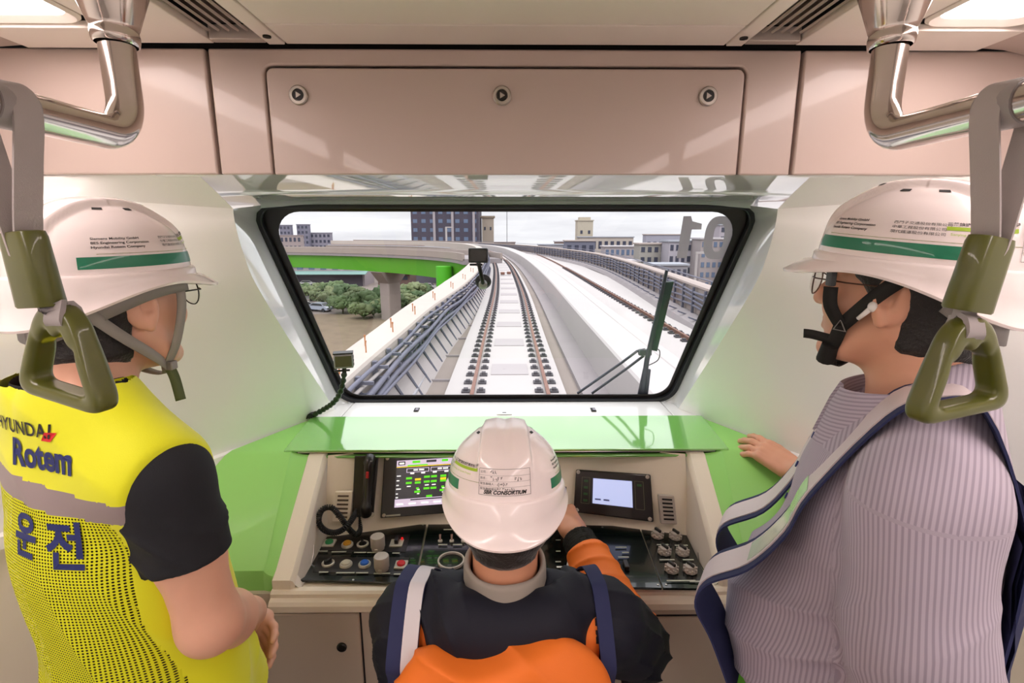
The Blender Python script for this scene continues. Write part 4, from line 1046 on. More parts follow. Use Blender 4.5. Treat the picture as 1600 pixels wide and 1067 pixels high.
# toe of the wall slopes in: ribs lie on it
struct('wall_toe', sweep(PL, [(0, -1.62), (.48, -1.62), (.06, -1.0), (0, -1.0)]), M_conc)
for k in range(46):
    c, a = wl.at(9.5 + k * 0.95, .0, 0); R = Matrix.Rotation(-a, 3, 'Z')
    t = thing('cable_bracket', 'slate grey steel cable bracket and sloping rib on the left parapet wall', 'cable bracket', c + Vector((0, 0, -1.5)), group='cable brackets along the left parapet')
    MB().box(c + R @ Vector((.05, 0, -.70)), (.07, .09, .66), R).build('post', M_slate2, t)
    for z in (-.47, -.66, -.86): MB().box(c + R @ Vector((.16, 0, z)), (.24, .06, .05), R).build('cable_arm', M_slate2, t)
    MB().tube([c + R @ Vector((.09, 0, -.98)), c + R @ Vector((.45, 0, -1.58))], .035, 6).build('rib', M_slate2, t)
for k, (o, z, r, m) in enumerate(((.09, -.44, .035, M_slate), (.10, -.56, .032, M_conc), (.11, -.70, .035, M_slate), (.22, -.62, .045, M_slate), (.24, -.80, .05, M_slate), (.17, -.90, .045, M_slate2), (.30, -.84, .03, M_slate), (.12, -.82, .03, M_slate2))):
    fr = frame(PL)[2:80]; sag = MB().tube([(x + nx * o, y + ny * o, z + .035 * math.sin(y * 1.1 + k)) for x, y, nx, ny in fr], r, 8)
    tag(sag.build('cable', m, smooth=180), '%s cable run clipped along the left parapet, %s' % (('upper thin', 'upper pale', 'upper middle', 'outer upper', 'outer thick', 'lower thick', 'outermost thin', 'inner lower')[k], ('first from the top', 'second from the top', 'third from the top', 'just above the thick outer one', 'below the bracket arms', 'lowest of all', 'nearest the track', 'against the wall')[k]), 'cable', 'cables along the left parapet')
M_bar = mat('rebar_orange', 'E0955F', 0.7)
src = None
for k in range(10):
    for o, j in ((-.14, 0), (-.30, .25)):
        d = 11.3 + k * (1.15 + .25 * k) + j * 2; c, a = wl.at(d, o - .05, -.30)
        t = thing('anchor_bar', 'short orange anchor bar sticking up from the left parapet top', 'bar', c, group='anchor bars on the parapet')
        MB().lathe([(.013, -.01), (.013, .17), (.018, .17), (.018, .21), (0, .21)], c, seg=8).build('bar', M_bar, t)
# middle wall between the two tracks, broad top
struct('wall_middle', sweep(PA, [(2.05, -1.62), (2.05, -.62), (2.09, -.58), (2.85, -.58), (2.87, -.60), (2.89, -.58), (3.18, -.58), (3.18, -1.62)]), M_conc2, 30)
PB = path2([(4.72, -4), (4.72, 10), (4.72, 30), (4.7, 45), (4.45, 63), (3.55, 82), (0.8, 100), (-5, 119), (-13.5, 139), (-29, 155), (-50, 164)], 8)
struct('viaduct_slab', sweep(PB, [(-1.55, -2.4), (3.3, -2.4), (3.3, -1.62), (1.6, -1.62), (1.6, -1.47), (-1.5, -1.47), (-1.55, -1.5)]), M_conc2)
rail(PB, -0.76, 'rust brown running rail, left one of the neighbouring track beyond the middle wall', 16, 0.62, 60, 'rails')
rail(PB, 0.78, 'rust brown running rail, right one of the neighbouring track beyond the middle wall', 16, 0.62, 60, 'rails')
# right parapet
PR = path2([(6.75, -4), (6.85, 8), (7.1, 17), (7.75, 25), (8.5, 36), (8.85, 46), (8.3, 58), (6.0, 74), (3.1, 88), (-3.5, 108), (-12, 131), (-26, 149), (-49, 167)], 8)
struct('wall_parapet_right', sweep(PR, [(0, -1.7), (0, -.30), (-.10, -.26), (-.10, -.18), (.42, -.18), (.42, -2.6), (.2, -2.6)]), mat('parapet_pink', 'DCCBC4', 0.85, var=.06, vscale=.5), 30)
struct('wall_toe', sweep(PR, [(-.75, -1.62), (-.02, -1.62), (-.02, -1.28), (-.2, -1.26), (-.62, -1.40)]), M_concg)
wr = Walk(PR)
for k in range(48):
    c, a = wr.at(16 + k * 1.5, 0, 0); R = Matrix.Rotation(-a, 3, 'Z')
    t = thing('cable_bracket', 'slate grey steel cable bracket on the far right parapet wall', 'cable bracket', c + Vector((-.1, 0, -1.3)), group='cable brackets along the right parapet')
    MB().box(c + R @ Vector((-.13, 0, -.78)), (.09, .10, 1.0), R).build('post', M_slate2, t)
    MB().box(c + R @ Vector((-.42, 0, -1.30)), (.55, .08, .05), R @ Matrix.Rotation(.35, 3, 'Y')).build('strut', M_slate, t)
for k, z in enumerate((-.42, -.60, -.82, -1.02)):
    tag(MB().tube([(x - nx * .12, y - ny * .12, z + .05 * math.sin(y * .9 + k)) for x, y, nx, ny in frame(PR)[4:76]], .05, 6).build('cable', M_slate, smooth=180), 'slate cable run along the right parapet, %s from its top' % ('first', 'second', 'third', 'fourth')[k], 'cable', 'cables along the right parapet')
for z, r in ((-.10, .03),):
    tag(MB().tube([(x + nx * .1, y + ny * .1, z + .15) for x, y, nx, ny in frame(PR)[4:80]], r, 6).build('guard_rail', M_slate, smooth=180), 'thin grey guard rail on top of the far right parapet', 'guard rail')

# the branch viaduct that swings away to the left: parapet, green girder, piers
PG = path2([(-2.6, 56), (-4.6, 61.5), (-9.6, 69), (-17.5, 76), (-28, 82), (-42, 86), (-62, 88.5), (-90, 90)], 8)
gv_ = thing('branch_viaduct', 'curved branch viaduct with a pale parapet and bright green girder', 'viaduct', (-20, 78, -11))
sweep(PG, rect(-2.2, 2.2, -1.55, -.95)).build('deck', M_concg, gv_)
sweep(PG, [(2.0, -1.15), (2.25, -1.15), (2.25, -.36), (2.0, -.36)]).build('parapet', mat('parapet_buff', 'CDBDB4', 0.85, var=.1, vscale=.4), gv_)
sweep(PG, [(-2.25, -1.15), (-2.0, -1.15), (-2.0, -.36), (-2.25, -.36)]).build('parapet', mat('parapet_buff', 'CDBDB4', 0.85), gv_)
fr = frame(PG); rows = []
for i, (x, y, nx, ny) in enumerate(fr):
    dp = 2.75 - .012 * max(0, -x)
    rows.append([(x + nx * o, y + ny * o, z) for o, z in ((-1.9, -1.15), (1.9, -1.15), (1.6, -1.15 - dp), (-1.6, -1.15 - dp))])
MB().grid(rows, closed=True).build('girder', M_girder, gv_, 30)
wg = Walk(PG)
for k in range(14):
    c, a = wg.at(7 + k * 5.2, 1.76, -2.4); MB().box(c, (.22, .12, 2.4), Matrix.Rotation(-a, 3, 'Z')).build('girder_joint', mat('joint_green', '5FA82E', .6), gv_)
pc_ = at(694, 430, 61.0)
MB().lathe([(0, -11), (.95, -11), (.95, -2.05), (0, -2.0)], (pc_.x, pc_.y, 0), seg=28).build('pier', M_girder2, gv_)
pc2, a = wg.at(25.5, .3, 0)
pr2 = MB().box((pc2.x, pc2.y, -8.3), (2.4, 2.0, 9.4), Matrix.Rotation(-a, 3, 'Z')).build('pier', mat('pier_concrete', 'C6B6B0', .85, var=.06, vscale=.4), gv_, bevel=.2)
R = Matrix.Rotation(-a, 3, 'Z')
MB().hexa([pc2 + R @ Vector(p) for p in ((-1.2, -1.0, -5.4), (1.2, -1.0, -5.4), (1.2, 1.0, -5.4), (-1.2, 1.0, -5.4), (-2.6, -1.1, -3.7), (2.6, -1.1, -3.7), (2.6, 1.1, -3.7), (-2.6, 1.1, -3.7))]).build('pier_head', mat('pier_concrete2', 'B5A49E', .85), gv_)

# ================================================================ OUTSIDE: ground, lot, planting, cars
ZG = -11.0
M_ground = mat('lot_ground', 'A99A92', 0.95, var=.18, vscale=.08)
struct('ground', MB().box((0, 230, ZG - .5), (900, 560, 1.0)), M_ground)
gf = tag(MB().grid([[(-55 + 3.2 * i + random.uniform(-.5, .5), 38 + 2.4 * j, ZG + .05 + .25 * random.random() + (.0)) for i in range(17)] for j in range(19)]).build('dry_grass', mat('dry_grass', '97826A', .95, var=.3, vscale=.5, bump=.6, bscale=4), smooth=180), 'dry brownish grass on the vacant lot below the left parapet', 'grass', kind='stuff')
M_leaf = [mat('leaf_%d' % k, c, .8, var=.35, vscale=1.2) for k, c in enumerate(('7C8C5C', '6C8452', '8E9A6A', '5F7A4C'))]
M_trunk = mat('trunk_brown', '6E5A4C', .9)
def bush(x, y, r, h, m, lab, tree=False):
    t = thing('tree' if tree else 'bush', lab, 'tree' if tree else 'shrub', (x, y, ZG), group='greenery on the vacant lot')
    mb = MB(); rnd = random.Random(int(x * 31 + y * 17))
    for k in range(26):
        a, e = rnd.uniform(0, 2 * PI), rnd.uniform(-.2, 1); q = r * math.sqrt(rnd.random()) * .8
        c = Vector((x + q * math.cos(a), y + q * math.sin(a), ZG + h * (.55 + .38 * e * (1 - q / r * .5)))); s = r * rnd.uniform(.2, .4)
        n0 = len(mb.v); mb.sphere(c, (s, s, s * .8), 8, 6)
        for i in range(n0, len(mb.v)):
            p = Vector(mb.v[i]); d = (p - c); mb.v[i] = tuple(c + d * (1 + .75 * mnoise.noise(p * 2.3)))
    for k in range(320):
        a, e = rnd.uniform(0, 2 * PI), rnd.uniform(-.1, 1); q = r * rnd.uniform(.6, 1.05)
        c = Vector((x + q * math.cos(a) * math.cos(e), y + q * math.sin(a) * math.cos(e), ZG + h * (.45 + .55 * math.sin(max(e, 0))))); s = .20 * rnd.uniform(.6, 1.3)
        u = Vector((rnd.uniform(-1, 1), rnd.uniform(-1, 1), rnd.uniform(-1, 1))).normalized(); w = u.orthogonal().normalized() * s
        mb.add([c - w, c + u * s * .8, c + w, c - u * s * .8], [(0, 1, 2, 3)])
    mb.build('foliage', m, t, 180)
    MB().tube([(x, y, ZG), (x + .1, y, ZG + h * .6)], [.16, .08], 8).build('trunk', M_trunk, t)
rb_ = random.Random(3)
G = lambda px, py: at_z(px, py, ZG)
words = ('rounded', 'low spreading', 'dense', 'ragged', 'pale green', 'dark green', 'olive', 'leafy', 'tall', 'wispy')
spots = [(505, 462, 2.4), (520, 466, 2.6), (532, 472, 2.7), (548, 478, 3.0), (560, 484, 2.8), (575, 486, 3.0), (590, 482, 2.7), (604, 484, 2.8), (618, 480, 2.6), (632, 476, 2.6), (648, 474, 2.6), (662, 470, 2.4), (486, 470, 2.0), (536, 490, 2.4), (600, 496, 2.3), (584, 498, 2.4), (568, 500, 2.0), (615, 492, 2.4), (640, 486, 2.2), (655, 480, 2.0), (500, 476, 1.8), (470, 458, 2.0), (516, 480, 2.0), (626, 470, 2.2)]
beside = ('below the branch viaduct', 'between the parked cars and the concrete pier', 'in front of the concrete pier', 'near the dry grass')
for i, (px, py, r) in enumerate(spots):
    p = G(px, py); bush(p.x, p.y, r, r * rb_.uniform(1.0, 1.5), M_leaf[i % 4], '%s bush on the vacant lot %s' % (words[i % 10], beside[i % 4]))
def car(px, py, rz, col, lab, s=1.0, z=None):
    p = G(px, py); t = thing('car', lab, 'car', p, rz, group='parked cars below the line')
    Rm = Matrix.Translation(p) @ Matrix.Rotation(rz, 4, 'Z'); w = lambda q: Rm @ Vector((q[0] * s, q[1] * s, q[2] * s))
    prof = [(-2.15, .35), (-2.2, .75), (-1.5, .95), (-.9, 1.42), (.75, 1.45), (1.6, 1.0), (2.15, .85), (2.2, .4)]
    rows = [[w((x, y * (1 if z < 1.1 else .82), z)) for x, z in prof] for y in (-.85, .85)]
    mb = MB().grid(rows); k = len(prof); mb.f += [tuple(range(k)), tuple(range(2 * k - 1, k - 1, -1)), (0, k, 2 * k - 1, k - 1)]
    mb.build('body', mat('car_' + col, col, .3, coat=.4), t, 35)
    for y in (-.86, .86): MB().prism([w((x, y * (.97 if z < 1.2 else .88), z)) for x, z in ((-1.25, 1.0), (-.85, 1.36), (.7, 1.38), (1.3, 1.02))][::(1 if y < 0 else -1)], .02).build('side_window', M_rubber, t)
    MB().prism([w(q) for q in ((-.93, -.66, 1.41), (-.93, .66, 1.41), (-1.47, .76, .99), (-1.47, -.76, .99))], .02).build('rear_window', M_rubber, t)
    MB().prism([w(q) for q in ((.80, .66, 1.43), (.80, -.66, 1.43), (1.56, -.76, 1.03), (1.56, .76, 1.03))], .02).build('windscreen', M_rubber, t)
    for x in (-1.35, 1.35):
        for y in (-.8, .8): MB().lathe([(0, -.1), (.32, -.1), (.32, .1), (0, .1)], w((x, y, .32)), axis=Rm.to_3x3() @ Vector((0, 1, 0)), seg=14).build('wheel', M_rubber, t)
for i, (px, py, rz, col, lab) in enumerate(((476, 470, .3, 'ECECF0', 'white car parked left of the bushes, farther row'), (515, 470, .2, 'E2E2E6', 'white car parked against the bushes'), (500, 486, 2.8, 'C9D2E6', 'pale blue car parked beside the dry grass'), (476, 484, .4, 'D6CBC6', 'beige car at the near edge of the car park'),
        (480, 447, .1, 'F2F2F2', 'long white car below the green girder'), (548, 446, .2, '4A4A55', 'dark car behind the bushes below the girder'), (655, 441, .1, 'F0F0F2', 'white van like car beside the green pier'), (642, 455, .0, 'DADADF', 'silver car in front of the green pier'), (668, 452, 3.1, 'E8E4E4', 'white car beside the left parapet'), (630, 440, .0, '9A6A5A', 'reddish brown car by the shed'))):
    car(px, py, rz, col, lab)
for i, (px, py, rz, col, lab) in enumerate(((1068, 432, .9, 'C8343A', 'red car in the far car park right of the line'), (1085, 435, .9, 'F0F0F0', 'white car in the far car park, beside the red one'), (1102, 438, .9, 'E4DCD8', 'cream car in the far car park'), (1120, 440, .9, 'D0D4DC', 'silver car in the far car park, last in the row'), (1078, 428, .9, 'DDE2E8', 'pale car in the far car park, second row'))):
    car(px, py, rz, col, lab)

# ================================================================ OUTSIDE: buildings
M_win = mat('window_slate', '4E5268', .25)
M_win2 = mat('window_blue', '7E92B4', .25)
def building(name, lab, pxl, pxr, ytop, Y, depth, col, rows=0, cols=0, wcol=None, zb=ZG, roofcol=None, cat='building', ww=.55, wh=.5, parapet=True):
    a, b = at(pxl, ytop, Y), at(pxr, ytop, Y); x0, x1, zt = a.x, b.x, (a.z + b.z) / 2
    t = thing(name, lab, cat, ((x0 + x1) / 2, Y, zb))
    m = mat('wall_' + col, col, .85, var=.04, vscale=.2)
    MB().box(((x0 + x1) / 2, Y + depth / 2, (zb + zt) / 2), (x1 - x0, depth, zt - zb)).build('wall', m, t)
    if parapet: MB().box(((x0 + x1) / 2, Y + depth / 2, zt + .15), (x1 - x0 + .5, depth + .5, .3)).build('roof', mat('roof_' + (roofcol or col), roofcol or col, .8), t)
    H = zt - max(zb, -8.5); src = None
    for i in range(rows):
        for j in range(cols):
            c = Vector((x0 + (x1 - x0) * (j + .5) / cols, Y - .03, zt - H * (i + .5) / rows)); s = ((x1 - x0) / cols * ww, .1, H / rows * wh)
            if src is None: src = MB().box(c, s).build('window', wcol or M_win, t); c0 = c
            else: o = src.copy(); C.objects.link(o); o.parent = t; o.location = c - c0
    return t, x0, x1, zt
tw, x0, x1, zt = building('office_tower', 'dark slate office tower with pale vertical bands beyond the curve', 640, 747, 296, 200, 25, '5C5668', 8, 8, M_win2, ww=.5, wh=.42)
for f in (.345, .615, .93): MB().box((x0 + (x1 - x0) * f, 199.7, (zt + ZG) / 2), (.9, .6, zt - ZG)).build('pale_band', mat('band_pale', 'C9C0C6', .8), tw)
t_, x0, x1, zt = building('water_tower', 'small cream stone tower with a stepped top beside the office tower', 753, 771, 341, 215, 5, 'D8C8B8', 2, 2, M_win, ww=.3, wh=.16)
MB().box(((x0 + x1) / 2, 217.5, zt + .6), (5.8, 6, .7)).build('cornice', mat('c_tan', 'B9A692', .8), t_)
t_, x0, x1, zt = building('rooftop_tower', 'cream octagonal looking tower with small dark windows above the right rooftops', 903, 927, 345, 170, 6, 'E9DDC8', 2, 2, M_win, ww=.3, wh=.15)
MB().box(((x0 + x1) / 2, 173, zt + .7), (3.6, 4, 1.0)).build('lantern', mat('wall_E9DDC8', 'E9DDC8', .8), t_)
for i, (l, r, y, Y, col, lab, rw, cl) in enumerate(((436, 453, 352, 330, '9A98AE', 'lilac grey apartment tower on the left skyline, nearest the window post', 5, 3), (463, 481, 351, 335, '9694AA', 'lilac grey apartment tower on the left skyline, second from the window post', 5, 3), (484, 516, 364, 340, 'A9A6B8', 'wide lilac apartment block on the left skyline right of the two towers', 3, 5), (430, 470, 368, 300, 'C4B4B4', 'low pinkish block below the left towers', 2, 6), (600, 642, 383, 190, 'D5C9C2', 'low cream flat roofed house left of the office tower', 2, 4), (748, 805, 379, 230, 'C3AFA6', 'low tan house beyond the curve of the track', 1, 6))):
    building('apartment_block', lab, l, r, y, Y, 4, col, rw, cl)
b_ = [(842, 880, 383, 150, 'E4DEE4', 'white low factory hall with ribbed wall at the far right of the curve', 2, 5), (868, 892, 378, 165, 'B79C92', 'brownish house behind the white factory hall', 2, 3), (884, 930, 377, 140, '8D8FA4', 'slate blue corrugated house below the cream tower', 2, 4), (905, 990, 371, 160, 'E2D6CC', 'long cream roofed block behind the slate house', 2, 9), (945, 1002, 386, 120, 'D5CBD0', 'pale row of shops with dark windows, middle of the right side', 3, 7), (1000, 1052, 382, 105, 'C9C4BC', 'beige apartment house with greenish panels, right of the pale shops', 4, 5), (1046, 1100, 378, 100, 'D9D3DE', 'white apartment house with blue windows behind the wiper', 4, 6), (1096, 1150, 374, 95, 'CBBFC0', 'pinkish apartment house behind the fleet number', 5, 6), (1010, 1065, 367, 190, 'C3C3D4', 'pale blue long roof on the right skyline', 1, 6), (1125, 1190, 352, 120, 'D4CBD6', 'tall lilac apartment house at the right window post', 6, 5), (958, 1000, 409, 100, 'AFA5A2', 'grey brown shed in front of the pale shops', 1, 4), (1150, 1240, 380, 90, 'D9D0CC', 'cream apartment house beyond the right window post', 5, 6), (1020, 1075, 415, 88, 'B8B4BC', 'grey two storey workshop below the beige apartment house', 2, 6)]
for i, (l, r, y, Y, col, lab, rw, cl) in enumerate(b_):
    building('city_building', lab, l, r, y, Y, 5, col, rw, cl, M_win2 if i % 3 == 1 else M_win, roofcol=('C8CDD8', 'E6E0E4', 'D8C8C0')[i % 3])
# shops and sheds below the branch viaduct
s1, x0, x1, zt = building('shop_row', 'low white shop row with a teal awning below the green girder', 440, 568, 405, 128, 9, 'D9CBD0', 1, 7, M_win2, ww=.5, wh=.25)
MB().slab([(x0, 127.8, -7.3), (x1 + 1, 127.8, -7.3), (x1 + 1, 125.2, -7.9), (x0, 125.2, -7.9)][::-1], .15).build('awning', mat('awning_teal', '9CC4BC', .7), s1)
MB().box(((x0 + x1) / 2, 127.7, -9.5), (x1 - x0 - 1, .3, 3.0)).build('open_front', mat('shop_dark', '6A6270', .8), s1)
for k, (f, c) in enumerate(((.12, 'D87A7A'), (.3, '9CC8B4'), (.47, 'C8D4D0'), (.66, '8FB8B4'), (.85, 'D8BFC4'))): MB().box((x0 + (x1 - x0) * f, 127.75, zt - 1.3), (3.0, .2, 1.2)).build('shop_board', mat('board_' + c, c, .6), s1)
s2, x0, x1, zt = building('shed', 'brown shed with a pale sloping roof right of the concrete pier', 590, 640, 428, 112, 8, '8A6E66', 1, 3, parapet=False, ww=.6)
MB().slab([(x0 - .5, 111, zt + .2), (x1 + .5, 111, zt + .2), (x1 - 1, 121, zt + 2.2), (x0 + .5, 121, zt + 2.2)], .2).build('roof', mat('roof_sage', 'BFC4BC', .7), s2)
s3, x0, x1, zt = building('warehouse', 'dark glass fronted warehouse below the branch viaduct beside the green pier', 642, 700, 404, 135, 10, '7A7684', 2, 6, M_win2, ww=.7, wh=.6)
for i, (px, Y, y0, lab) in enumerate(((697, 150, 355, 'pale street lamp post standing before the office tower'), (792, 200, 330, 'thin dark mast beyond the curve of the track'), (1089, 80, 395, 'white lamp post among the right hand houses'))):
    p = at(px, y0, Y); t = thing('lamp_post', lab, 'lamp post', (p.x, Y, ZG)); r = (.28, .12, .2)[i]
    m = mat('post_pale', 'DAD2D2', .6) if i != 1 else mat('mast_grey', '8A8A94', .6)
    MB().tube([(p.x, Y, ZG), (p.x, Y, p.z)], r, 8).build('pole', m, t)
    MB().box((p.x + (.8 if i != 1 else 0), Y, p.z), (2.0 if i != 1 else .5, .4, .3)).build('lamp_head', m, t)

mat = _mat_in

# ================================================================ PEOPLE
M_skinA = mat('skin_light', 'E3AE93', 0.45, var=.07, vscale=30, sss=.08)
M_skinB = mat('skin_warm', 'D9A184', 0.45, var=.08, vscale=30, sss=.08)
M_skinC = mat('skin_tan', 'CB9070', 0.45, var=.08, vscale=30, sss=.08)
M_hair = mat('hair_black', '15110F', 0.55, bump=.9, bscale=260, sheen=.2)
M_helmet = mat('helmet_white', 'FAEEEC', 0.22, coat=.5)
M_tape = mat('tape_green', '0B7A58', 0.35, coat=.3, var=.12, vscale=60)
M_lime = mat('lime_bar', 'A5C62A', .5)
M_ink = mat('ink_black', '1A1718', .6)
M_eye = mat('eye_white', 'EDE8E2', .2, coat=.6)

def near(P, c, r, f):
    """evaluate f only close to c; elsewhere a safe positive distance"""
    d = np.linalg.norm(P - np.asarray(c, np.float32), axis=1); m = d < r
    out = (d - r * 0.75).astype(np.float32)
    if m.any(): out[m] = f(P[m])
    return out
def tolocal(P, c, R): return (P - np.asarray(c, np.float32)) @ np.asarray(R, np.float32)

def head_field(Q, k=1.0):
    """head-local: ears at the origin's height, y forward, z up"""
    Q = Q / k; x, y, z = Q[:, 0], Q[:, 1], Q[:, 2]; S = np.stack([np.abs(x), y, z], 1)
    d = ell(Q, (0, -.012, .042), (.075, .094, .088))
    d = smin(d, ell(Q, (0, .030, -.040), (.059, .062, .080)), .030)
    d = smin(d, chain(S, [V3(.053, -.008, -.050), V3(.040, .040, -.090), V3(.012, .070, -.104)], [.019, .017, .015], .012), .022)
    d = smin(d, ell(Q, (0, .076, -.104), (.020, .016, .015)), .014)
    d = smin(d, ell(S, (.038, .062, -.030), (.024, .022, .024)), .018)             # cheekbones
    d = smin(d, cap(S, V3(.006, .083, .026), V3(.046, .066, .026), .010, .010), .012)   # brow
    d = smax(d, -ell(S, (.031, .093, .008), (.017, .014, .011)), .012)              # eye sockets
    d = smin(d, ell(S, (.031, .074, .007), (.0145, .0125, .0105)), .004)
    d = smin(d, chain(Q, [V3(0, .086, .010), V3(0, .100, -.020), V3(0, .103, -.030)], [.008, .0095, .0115], .008), .010)
    d = smin(d, ell(S, (.011, .092, -.032), (.009, .010, .008)), .006)              # nostril wings
    d = smin(d, cap(S, V3(0, .088, -.060), V3(.018, .080, -.061), .0065, .004), .006)
    d = smin(d, cap(S, V3(0, .087, -.072), V3(.015, .080, -.071), .0075, .004), .006)
    d = smax(d, -cap(S, V3(0, .099, -.066), V3(.022, .085, -.066), .0018), .003)
    # ears
    E = ((S - V3(.077, -.010, -.011)) @ rot3(.12, 0, -.30)) / 1.12
    ear = ell(E, (0, 0, .004), (.0085, .021, .033))
    ear = smax(ear, -ell(E, (.009, .003, .004), (.0075, .0125, .021)), .004)
    ear = smin(ear, cap(E, V3(.003, .008, -.012), V3(.003, .004, -.026), .0065, .006), .005)
    ear = smin(ear, cap(E, V3(.004, -.006, .018), V3(.004, -.004, -.012), .0035), .004)
    d = smin(d, ear, .006)
    return d * k
def hair_field(Q, k=1.0, low=-.055, seed=0.0):
    Qs = Q / k; x, y, z = Qs[:, 0], Qs[:, 1], Qs[:, 2]
    base = smin(ell(Qs, (0, -.012, .042), (.075, .094, .088)), cap(Qs, V3(0, -.03, -.02), V3(0, -.042, -.10), .062, .060), .03)
    hz = np.where(y > .012, -.016 + .80 * (y - .012), low + .0 * y)           # hairline rises in front of the ear
    hz = np.where(np.abs(y + .006) < .016, np.maximum(hz, -.040), hz)
    t = sstep(-.012, .016, z - hz + .006 * wob(Qs, 90, seed)) * .013 - .005 - .05 * sstep(.012, .05, hz - z)
    t = t * (1 - .9 * sstep(.052, .070, y) * (z < .055))
    return (base - t - .0010 * wob(Qs, 320, seed)) * k
def hand_chains(side, curl, thumb=0.5, spread=0.0):
    """hand-local: wrist at origin, fingers +y, thumb +x (right hand seen from its back, z = back). side=-1 mirrors"""
    out = []
    bx = (.029, .0095, -.010, -.028); L = (.072, .080, .074, .058); r0 = (.0092, .0095, .0090, .0080)
    for i in range(4):
        c = curl[i] if isinstance(curl, (list, tuple)) else curl
        p = np.array([bx[i], .088 - .004 * abs(i - 1), .002]); a = 0.0; pts = [np.array([bx[i] * .75, .04, .001]), p.copy()]; sx_ = (1.5 - i) * spread
        for f, da in ((.45, c * .9), (.31, c * 1.1), (.24, c * .8)):
            a -= da; q = np.array([math.sin(sx_) * math.cos(a), math.cos(sx_) * math.cos(a), math.sin(a)]); p = p + q * L[i] * f; pts.append(p.copy())
        out.append((pts, [r0[i] * 1.12, r0[i] * 1.08, r0[i], r0[i] * .92, r0[i] * .78]))
    t = thumb
    out.append(([np.array([.020, .016, -.004]), np.array([.040, .038, -.010 - .010 * t]), np.array([.052 - .010 * t, .064, -.016 - .018 * t]), np.array([.056 - .022 * t, .086, -.018 - .024 * t])], [.015, .0135, .0105, .0085]))
    if side < 0: out = [([p * np.array([-1, 1, 1]) for p in pts], rs) for pts, rs in out]
    return out
def hand_field(Q, side, chains):
    d = rbox(Q, (0, .047, 0), (.040, .044, .0135), .012)
    d = smin(d, cap(Q, V3(0, -.02, 0), V3(0, .03, 0), .0265, .024), .020)
    for k, (pts, rs) in enumerate(chains):
        d = smin(d, chain(Q, [V3(*p) for p in pts], rs, .004), .006 if k < 4 else .012)
    for k in range(4):      # knuckles
        p = chains[k][0][1]; d = smin(d, ell(Q, p + np.array([0, 0, .005]), (.009, .010, .008)), .006)
    return d
def frame_from(y, z):
    y = Vector(y).normalized(); z = Vector(z); z = (z - y * z.dot(y)).normalized(); x = y.cross(z)
    return np.array(Matrix((x, y, z)).transposed(), dtype=np.float32)      # columns = axes

